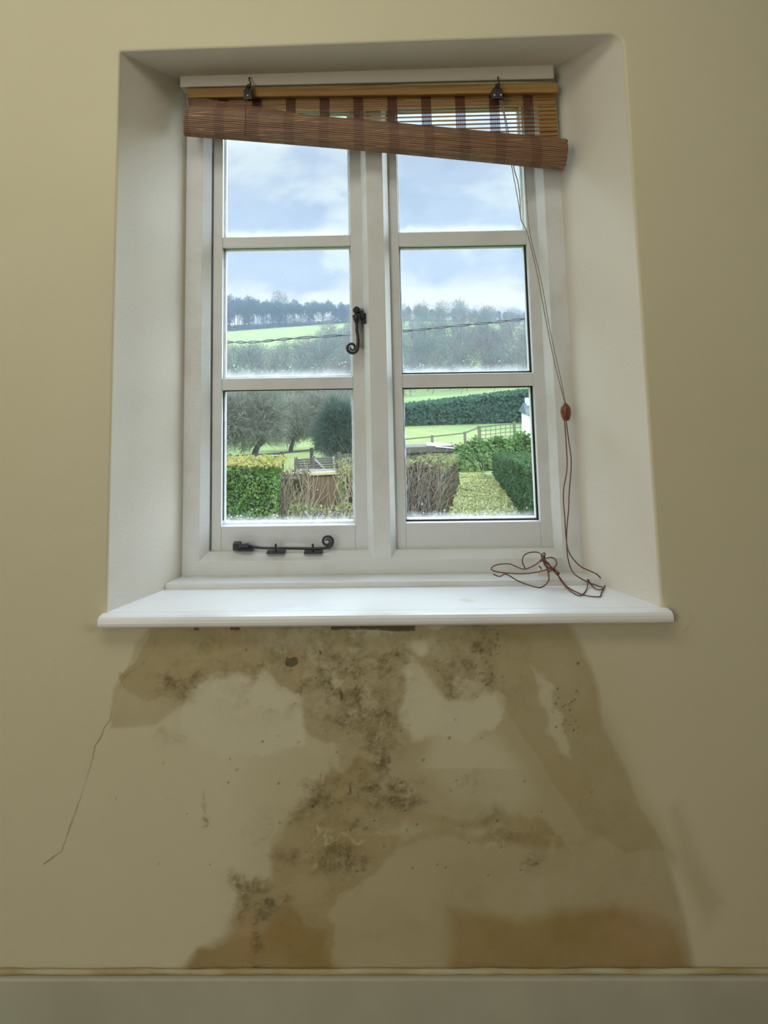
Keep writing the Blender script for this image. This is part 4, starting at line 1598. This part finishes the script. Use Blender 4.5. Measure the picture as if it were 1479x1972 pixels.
# rounded green bushes at the end of the lawn
def bush(name, cx, cy, w, d, h, leaf, core, label, seed, n=3000, size=.12):
    zb = gz_(cx, cy) - .2
    root = empty(name, (cx, cy, zb))
    r = np.random.default_rng(seed)
    q = r.normal(0, 1, (n, 3))
    q[:, 2] = np.abs(q[:, 2]) * 1.0 - .1
    q /= np.linalg.norm(q, axis=1)[:, None]
    lob = np.array([1 + .22 * noise.noise(Vector(p) * 2.4 + Vector((seed, 0, 0))) + .10 * noise.noise(Vector(p) * 6) for p in q])
    pts = q * (lob * r.uniform(.86, 1.03, n))[:, None] * np.array([w / 2, d / 2, h])
    v, f = leaf_cloud(pts, q, size, seed=seed)
    mesh_np('foliage', v, f, leaf, root)
    bm = bmesh.new()
    bmesh.ops.create_icosphere(bm, subdivisions=3, radius=1)
    for vv in bm.verts:
        k = 1 + .22 * noise.noise(vv.co * 2.4 + Vector((seed, 0, 0)))
        vv.co = Vector((vv.co.x * w / 2 * .86 * k, vv.co.y * d / 2 * .86 * k, max(vv.co.z, -.1) * h * .86 * k))
    me = bpy.data.meshes.new('branch_core')
    bm.to_mesh(me)
    bm.free()
    me.materials.append(core)
    c = bpy.data.objects.new('branch_core', me)
    COL.objects.link(c)
    c.parent = root
    tag(root, label, 'bush')
    return root


for i, (px, ytop, Y, wpx, lab) in enumerate((
        (888, 860, 45.5, 80, 'rounded green bush at the left end of the bank behind the lawn'),
        (922, 849, 47.5, 100, 'broad green bush directly behind the far end of the lawn'),
        (962, 844, 49, 104, 'green bush behind the far corner of the dark hedge'),
        (1000, 840, 51, 104, 'tall light green bush behind the dark hedge, left of the white outbuilding'),
        (1046, 840, 50, 90, 'green bush below the small white outbuilding'))):
    c = P(px, ytop, Y)
    sc = (Y + 1.57) / FPX
    bush('green_bush', c.x, Y, wpx * sc, 3.0, c.z - gz_(c.x, Y) + .2, lf_mid, core_green, lab, 40 + i, 3600, .16)

# --- wooden shed behind the scrub
def shed():
    Y = 19.0
    a, c = P(571, 915, Y), P(655, 911, Y)
    zb = gz_(a.x, Y) - .2
    root = empty('wooden_shed', ((a.x + c.x) / 2, Y + .8, zb))
    b = MB()
    n = 9
    r = random.Random(3)
    for i in range(n):
        x0 = a.x + (c.x - a.x) * i / n
        x1 = a.x + (c.x - a.x) * (i + 1) / n - .012
        yy = Y + r.uniform(0, .008)
        b.box(x0, x1, yy, yy + .02, zb, a.z + (c.z - a.z) * i / n)
    b.box(a.x, c.x, Y + .03, Y + .9, zb, a.z - .02)
    wood = two_tone('weathered_shed_boards', (.26, .165, .095), (.19, .12, .07), 3, .85, .01, 20, stretch=(3, 1, .4))
    b.build('board_wall', wood, root)
    b = MB()
    b.beam(a + Vector((-.06, -.04, .02)), c + Vector((.06, -.04, .02)), .06, .075)
    tag(b.build('roof_edge', two_tone('pale_yellow_timber', (.62, .55, .30), (.52, .45, .24), 4, .7), root), 'pale yellow roof edge board')
    b = MB()
    b.box(a.x - .05, c.x + .05, Y - .02, Y + .95, a.z - .02, a.z + .02)
    b.build('roof', two_tone('dark_roofing_felt', (.10, .09, .08), (.14, .12, .10), 5, .9), root)
    tag(root, 'low brown wooden shed with a pale roof edge behind dry stems', 'shed')


shed()

# --- grey fence panels with posts behind the shed
grey_wood = two_tone('grey_weathered_wood', (.085, .078, .066), (.13, .115, .095), 5, .9, .006, 30, stretch=(.5, 1, 6))


def panel_fence(name, p0, p1, Y, hh, posts, label, brace=False):
    a, c = P(*p0, Y), P(*p1, Y)
    root = empty(name, ((a.x + c.x) / 2, Y, a.z - hh))
    b = MB()
    m = 7
    for k in range(m):
        dz = hh * (k + .5) / m
        b.beam(a - Vector((0, 0, dz)), c - Vector((0, 0, dz)), .02, hh / m * .86)
    b.build('board_panel', grey_wood, root)
    for t in posts:
        b = MB()
        p = a.lerp(c, t)
        b.box(p.x - .045, p.x + .045, Y - .07, Y - .01, p.z - hh - .3, p.z + .06)
        b.build('post', grey_wood, root)
    if brace:
        b = MB()
        b.beam(a.lerp(c, .48) + Vector((0, -.06, -.03)), a.lerp(c, .80) + Vector((0, -.06, -hh * .85)), .03, .05)
        b.beam(a.lerp(c, .95) + Vector((0, -.06, 0)), a.lerp(c, .97) + Vector((0, -.06, -hh * .85)), .03, .05)
        tag(b.build('brace', two_tone('bleached_brace', (.30, .28, .23), (.24, .22, .18), 6, .9), root), 'bleached diagonal brace')
    tag(root, label, 'fence')


panel_fence('panel_fence', (570, 884), (646, 879), 20.3, .46, (.0, .45), 'dark grey board fence above the wooden shed, braced in the middle', True)
panel_fence('board_fence', (640, 876), (770, 868), 20.8, .45, (.1, .9), 'grey boarded fence running right behind the pale bush')

# --- grey flat shed roof with white sheets (right garden)
def flat_shed():
    Y = 38.0
    a, c = P(782, 862, Y), P(873, 859, Y)
    zb = gz_(a.x, Y) - .2
    root = empty('garden_shed', ((a.x + c.x) / 2, Y + 1, zb))
    b = MB()
    b.box(a.x, c.x, Y + .1, Y + 2, zb, a.z - .1)
    b.build('board_wall', grey_wood, root)
    b = MB()
    b.beam(P(780, 867, Y), P(874, 863, Y), .15, .28)
    b.beam(P(780, 861, Y + 1.), P(874, 857, Y + 1.), 2.0, .04)
    b.build('roof', grey_wood, root)
    tag(root, 'grey weathered garden shed behind the brown hedge', 'shed')
    b = MB()
    b.beam(P(822, 855, Y + .5), P(868, 857, Y + .5), 1.0, .05)
    b.beam(P(838, 859, Y + .1), P(874, 862, Y + .1), .5, .04)
    o = b.build('white_sheet', two_tone('bleached_white_sheet', (.75, .78, .80), (.65, .68, .70), 5, .6))
    tag(o, 'white sheets of board lying on the roof of the grey garden shed', 'board')


flat_shed()

# --- post and rail fence
dark_wood = two_tone('dark_wet_timber', (.045, .045, .04), (.075, .07, .06), 5, .9)


def rail_fence():
    Y = 52.
    L1 = [(405, 881), (443, 878), (543, 873), (600, 866), (655, 861)]
    root = empty('rail_fence', P(540, 885, Y))
    b = MB()
    for p, q in zip(L1[:-1], L1[1:]):
        b.beam(P(*p, Y), P(*q, Y), .05, .09)
    b.build('top_rail', dark_wood, root)
    for (px, py) in ((443, 878), (543, 873), (600, 866), (650, 861.5)):
        b = MB()
        p = P(px, py, Y)
        b.box(p.x - .12, p.x + .12, Y, Y + .16, p.z - 1.0, p.z + .12)
        b.build('post', dark_wood, root)
    tag(root, 'dark single-rail timber fence crossing the field in the left pane', 'fence')


rail_fence()


def mesh_fence():
    Y = 62.
    T = [(778, 846), (832, 841), (895, 834), (922, 823), (975, 817), (1050, 812)]
    B0 = [(895, 846), (922, 842), (975, 839), (1050, 836)]
    root = empty('paddock_fence', P(900, 850, Y))
    w1 = two_tone('grey_rail_timber', (.13, .125, .09), (.18, .17, .12), 5, .9)
    b = MB()
    for p, q in zip(T[:-1], T[1:]):
        b.beam(P(*p, Y), P(*q, Y), .06, .10)
    b.build('top_rail', w1, root)
    b = MB()
    tx, ty = [p[0] for p in T], [p[1] for p in T]
    for t in (.34, .67, 1.):
        for i in range(18):
            xa, xb = 922 + i * 7, 929 + i * 7
            f = lambda x: np.interp(x, tx, ty) + t * 23
            b.beam(P(xa, f(xa), Y), P(xb, f(xb), Y), .04, .055)
    for x in np.arange(926, 1048, 9.5):
        y0 = np.interp(x, tx, ty)
        b.beam(P(x, y0, Y), P(x, y0 + 23, Y), .045, .05, (0, 1, 0))
    b.build('lattice', w1, root)
    for px in (832, 895, 922, 990):
        b = MB()
        y0 = np.interp(px, tx, ty)
        p = P(px, y0 - 2, Y)
        b.box(p.x - .10, p.x + .10, Y - .1, Y + .1, p.z - 1.1, p.z + .05)
        b.build('post', w1, root)
    tag(root, 'long paddock fence with a square lattice section in the right pane', 'fence')


mesh_fence()

# --- far dark conifer hedge
def far_hedge():
    Y = 118.
    a, c = P(700, 790, Y), P(1120, 746, Y)
    zb = zg(740, 838, Y)
    n = 26
    root = empty('conifer_hedge', ((a.x + c.x) / 2, Y, zb))
    r = np.random.default_rng(21)
    v_all, f_all = [], []
    N_ = 9000
    t = r.random(N_)
    px = 700 + 420 * t
    top = np.interp(px, [700, 780, 900, 1015, 1120], [789, 782, 768, 754, 744])
    bot = np.interp(px, [700, 780, 900, 1015, 1120], [842, 836, 824, 810, 800])
    s = r.random(N_)
    pts = []
    for i in range(N_):
        if i % 4 == 0:
            yy = Y + r.uniform(0, 4)
            p = P(px[i], top[i], Y)
            pts.append((p.x * (yy + 1.57) / (Y + 1.57) * 0 + p.x, yy, p.z + r.normal(0, .12)))
        else:
            p = P(px[i], top[i] + (bot[i] - top[i]) * s[i], Y)
            pts.append((p.x, Y + r.uniform(-.3, .3), p.z))
    pts = np.array(pts)
    v, f = leaf_cloud(pts - np.array(root.location), np.tile([0, -1, .4], (N_, 1)), .38, .8, 1.6, 22)
    mesh_np('foliage', v, f, lf_far, root)
    b = MB()
    vs = []
    for i in range(n + 1):
        x = 700 + 420 * i / n
        tp, bt = np.interp(x, [700, 780, 900, 1015, 1120], [789, 782, 768, 754, 744]) + 2, np.interp(x, [700, 780, 900, 1015, 1120], [842, 836, 824, 810, 800])
        p, q = P(x, tp, Y), P(x, bt + 6, Y)
        vs += [(p.x, Y + .3, p.z), (q.x, Y + .3, q.z), (p.x, Y + 4, p.z), (q.x, Y + 4, q.z)]
    fs = []
    for i in range(n):
        k = 4 * i
        fs += [(k, k + 1, k + 5, k + 4), (k, k + 4, k + 6, k + 2), (k + 2, k + 6, k + 7, k + 3)]
    b.add(vs, fs)
    b.build('branch_core', core_green, root)
    tag(root, 'long dark blue-green conifer hedge across the field beyond the lattice fence', 'hedge')


far_hedge()

# --- small white shed at the right edge
def white_shed():
    Y = 58.
    root = empty('white_shed', P(1035, 838, Y + 1))
    a, c = P(1017, 796, Y), P(1075, 842, Y)
    b = MB()
    b.box(a.x, c.x, Y, Y + 2.5, c.z - .5, a.z)
    b.build('wall', two_tone('white_render', (.80, .82, .84), (.72, .74, .76), 3, .8), root)
    a2, c2 = P(1013, 779, Y - .3), P(1078, 797, Y - .3)
    b = MB()
    b.add([(a2.x, Y - .3, c2.z), (c2.x, Y - .3, c2.z), (c2.x, Y + 2.8, c2.z), (a2.x, Y + 2.8, c2.z), (a2.x + .1, Y + 1.25, a2.z), (c2.x - .1, Y + 1.25, a2.z)],
          [(0, 3, 2, 1), (0, 1, 5, 4), (2, 3, 4, 5), (0, 4, 3), (1, 2, 5)])
    b.build('roof', two_tone('dark_slate', (.06, .085, .09), (.09, .11, .12), 4, .6), root)
    a3, c3 = P(1013.5, 767, Y + 1), P(1022, 781, Y + 1)
    b = MB()
    b.box(a3.x, c3.x, Y + .9, Y + 1.6, c3.z - .1, a3.z)
    tag(b.build('chimney', two_tone('pale_blue_paint', (.55, .66, .78), (.5, .6, .72), 4, .8), root), 'pale blue box on the roof')
    tag(root, 'small white outbuilding with a dark roof at the right edge of the view', 'outbuilding')


white_shed()
b = MB()
p0, p1 = P(524, 876, 56), P(541, 882, 56)
b.box(p0.x, p1.x, 56, 56.8, p1.z - .1, p0.z)
b.box(p0.x - .05, p1.x + .05, 55.95, 56.85, p0.z - .06, p0.z)
tag(b.build('water_trough', two_tone('pale_galvanised_metal', (.50, .56, .60), (.42, .48, .52), 4, .5)), 'pale grey trough behind the rail fence in the left field', 'trough')


# --- orchard trees close to the garden
def orchard_tree(px, base_py, top_py, Y, wpx, label, seed, dens=5200, mat=None, leafy=None, trunk=.26, hfrac=.36, cz=.62, cr=.42):
    c = P(px, base_py, Y)
    sc = (Y + 1.57) / FPX
    h = (base_py - top_py) * sc
    w = wpx * sc
    root = empty('orchard_tree', (c.x, Y, c.z))
    b = MB()
    branch_tree(b, (0, 0, -.3), h, trunk, seed, 4, .75, 3, hfrac)
    b.build('trunk', bark, root, smooth=True).location = (0, 0, 0)
    cen = (0, 0, h * cz)
    if leafy:
        r = np.random.default_rng(seed)
        q = r.normal(0, 1, (dens, 3))
        q /= np.linalg.norm(q, axis=1)[:, None]
        lob = np.array([1 + .25 * noise.noise(Vector(p) * 2 + Vector((seed, 0, 0))) for p in q])
        pts = np.array((0, 0, h * .52)) + q * (lob * r.uniform(.5, 1, dens) ** .5)[:, None] * np.array([w / 2, w / 2.4, h * .50])
        v, f = leaf_cloud(pts, q, .18, seed=seed)
        mesh_np('crown', v, f, leafy, root)
    else:
        v, f = slivers(dens, cen, (w / 2, w / 2.3, h * cr), .75, .030, seed, .15, .1)
        o = mesh_np('twigs', v, f, mat or twig_near, root)
        o['kind'] = 'stuff'
    tag(root, label, 'tree')
    return root


orchard_tree(490, 884, 762, 60, 125, 'spreading bare orchard tree with a stout dark trunk in the left field', 3, 14000, trunk=.36, hfrac=.27)
orchard_tree(437, 886, 768, 58, 80, 'bare orchard tree at the left edge of the lower left pane', 5, 8000, trunk=.13)
orchard_tree(560, 868, 775, 72, 120, 'twiggy bare tree right of the spreading orchard tree', 8, 14000)
orchard_tree(612, 866, 765, 74, 100, 'bare tree left of the dark evergreen bush', 9, 11000)
orchard_tree(652, 884, 782, 50, 84, 'dark evergreen tree at the right of the lower left pane', 12, 12000, mat=leaf_material('dark_evergreen_leaf', (.038, .066, .054), (.070, .095, .078), (.11, .12, .095), .5), trunk=.2, hfrac=.2, cz=.5, cr=.52)
orchard_tree(705, 872, 790, 66, 90, 'bare tree behind the mullion', 13, 7000)

# ------------------------------------------------------------------ woods on the hill (copies sharing a few meshes)
def far_tree_proto(k):
    h = 1.0
    v, f = slivers(1500, (0, 0, .60), (.30, .30, .36), .085, .0085, 100 + k, .1, .6)
    b = MB()
    branch_tree(b, (0, 0, -.03), 1.0, .013, 200 + k, 3, .5, 3, .42)
    tv = np.array(b.v)
    tris = []
    for fc in b.f:
        for i in range(1, len(fc) - 1):
            tris.append((fc[0], fc[i], fc[i + 1]))
    tris = np.array(tris) + len(v)
    V = np.concatenate([v, tv])
    F = np.concatenate([f, tris])
    mi = np.concatenate([np.zeros(len(f)), np.ones(len(tris))])
    return mesh_np('woodland_tree', V, F, [twig_far[k % 3], bark], mi=mi)


def pine_proto(k):
    """tall plantation tree: bare straight trunk, crown in the upper half"""
    v, f = slivers(1100, (0, 0, .72), (.17, .17, .25), .06, .016, 300 + k, .05, .3)
    if k % 2:
        v2, f2 = slivers(500, (0, 0, .34), (.17, .17, .20), .06, .016, 320 + k, .05, .3)
        v, f = np.concatenate([v, v2]), np.concatenate([f, f2 + len(v)])
    v3, f3 = slivers(260, (0, 0, .08), (.26, .26, .09), .05, .018, 340 + k, .05, .3)
    v, f = np.concatenate([v, v3]), np.concatenate([f, f3 + len(v)])
    b = MB()
    b.tube([(0, 0, -.03), (.004, 0, .4), (0, 0, .95)], [.014, .011, .004], 5, cap=False)
    tv = np.array(b.v)
    tris = []
    for fc in b.f:
        for i in range(1, len(fc) - 1):
            tris.append((fc[0], fc[i], fc[i + 1]))
    tris = np.array(tris) + len(v)
    mi = np.concatenate([np.zeros(len(f)), np.ones(len(tris))])
    return mesh_np('plantation_tree', np.concatenate([v, tv]), np.concatenate([f, tris]), [M['pine'], bark], mi=mi)


M['pine'] = leaf_material('hazed_needles', (.030, .058, .072), (.05, .082, .09), None, .1, .15)  # needle colour made bluer and lighter to paint in distance haze


def scatter():
    rr = random.Random(5)
    protos = [far_tree_proto(k) for k in range(6)]
    used = set()
    n = 0
    for row, (Y, x0, x1, step, h0, h1) in enumerate((
            (112, -24, 6, 5.5, 6, 8), (130, -30, 4, 5.5, 7, 9), (152, -34, 5, 6, 8, 10), (178, -38, 6, 6.5, 8, 11), (205, -44, 8, 7, 9, 12), (208, 12, 60, 7, 5, 6.5), (226, -34, 50, 7.5, 8, 11), (240, -70, 72, 8, 9, 13), (262, -78, 80, 8.5, 10, 15), (285, -84, 88, 9, 13, 19),
            (310, -92, 98, 9.5, 14, 20), (335, -98, 106, 10, 14, 20), (365, -56, 112, 10.5, 14, 19), (400, -24, 124, 11, 12, 18), (440, -22, 135, 12, 13, 19), (480, -14, 145, 13, 13, 19), (525, 0, 158, 14, 14, 20), (548, 18, 165, 13, 9, 13), (568, 20, 172, 13, 8, 12))):
        x = x0 + rr.uniform(0, step)
        while x < x1:
            y = Y + rr.uniform(-8, 8)
            xx = x + rr.uniform(-2, 2)
            k = rr.randrange(6)
            if k not in used:
                o = protos[k]
                used.add(k)
            else:
                o = protos[k].copy()
                COL.objects.link(o)
            h = rr.uniform(h0, h1)
            ppx = 663 + 1483 * xx / (y + 1.57) + 28
            if ppx < 610:      # open field above the wood on the left
                if y > 355:
                    x += step
                    if k in used and o is not protos[k]:
                        bpy.data.objects.remove(o)
                    else:
                        used.discard(k)
                    continue
                cap = P(ppx, 650 + rr.uniform(-3, 10), y).z - gz_(xx, y)
                h = max(3.5, min(h, cap))
            o.location = (xx, y, gz_(xx, y) - .3)
            o.scale = (h * rr.uniform(.9, 1.35), h * 1.1, h)
            o.rotation_euler = (0, 0, rr.uniform(0, 6.28))
            tag(o, 'hazy bare tree in the hillside wood seen through the %s casement' % ('left' if xx * 151.6 / (y + 1.57) < 5.5 else 'right'), 'tree', 'bare woodland trees on the hillside')
            n += 1
            x += step * rr.uniform(.8, 1.2)
    protos = [pine_proto(k) for k in range(4)]
    used = set()
    for row, (px0, px1, step, Y, base, top) in enumerate((
            (395, 700, 8.5, 596, (0, 0), (573, 592)), (405, 690, 13, 612, (0, 0), (571, 586)), (700, 1075, 9.5, 588, (0, 0), (592, 612)), (760, 1060, 15, 604, (0, 0), (590, 610)))):
        px = px0
        while px < px1:
            k = rr.randrange(4)
            if k not in used:
                o = protos[k]
                used.add(k)
            else:
                o = protos[k].copy()
                COL.objects.link(o)
            y = Y + rr.uniform(-5, 5)
            t = (px - px0) / (px1 - px0)
            tp = top[0] + (top[1] - top[0]) * t + rr.uniform(-7, 5)
            p = P(px, tp, y)
            z0 = gz_(p.x, y) - .3
            h = max(6, p.z - z0)
            o.location = (p.x, y, z0)
            o.scale = (h * (1.0 if px < 700 else 1.2), h, h)
            o.rotation_euler = (0, 0, rr.uniform(0, 6.28))
            tag(o, 'tall hazy plantation tree on the skyline seen through the %s casement' % ('left' if px < 720 else 'right'), 'tree', 'plantation trees along the ridge')
            px += step * rr.uniform(.7, 1.3)
            n += 1
    # one round-crowned tree stands above the ridge
    o = far_tree_proto(0)
    p = P(537, 558, 606)
    z0 = gz_(p.x, 606)
    h = p.z - z0
    o.location = (p.x, 606, z0)
    o.scale = (h * .85, h * .8, h)
    o.name = 'ridge_tree'
    tag(o, 'round-crowned bare tree rising above the plantation skyline in the left pane', 'tree')
    return n


print('trees', scatter())

# ------------------------------------------------------------------ overhead cable: two twisted strands
def cable():
    Y = 22.
    pts = [(300, 668), (427, 659.5), (490, 658.5), (560, 652), (670, 644.5), (775, 637.5), (860, 629), (950, 620), (1027, 611), (1180, 588)]
    path = smooth_path([P(*p, Y) for p in pts], 24)
    root = empty('overhead_cable', P(740, 640, Y))
    for s in (0, 1):
        b = MB()
        pp = []
        for i, q in enumerate(path):
            a = i * .30 + s * math.pi
            pp.append(q + Vector((0, math.cos(a), math.sin(a))) * .028)
        b.tube(pp, .020, 5)
        b.build('strand', M['cable'], root, smooth=True)
    tag(root, 'twisted overhead cable sagging across the view in front of the hill', 'cable')


M['cable'] = two_tone('weathered_cable', (.07, .08, .09), (.14, .15, .16), 3, .5)
cable()

# ------------------------------------------------------------------ damp haze filling the valley
def haze():
    b = MB()
    b.box(-420, 420, 62, 720, -30, 110)
    m = Mat('valley_haze')
    v = m.N('ShaderNodeVolumeScatter')
    v.inputs['Color'].default_value = (.66, .82, 1.0, 1)
    v.inputs['Density'].default_value = .0003
    v.inputs['Anisotropy'].default_value = .1
    m.L(v.outputs[0], m.out.inputs['Volume'])
    o = b.build('valley_mist', m.m)
    tag(o, 'thin bluish mist filling the valley', 'mist', kind='stuff')


haze()
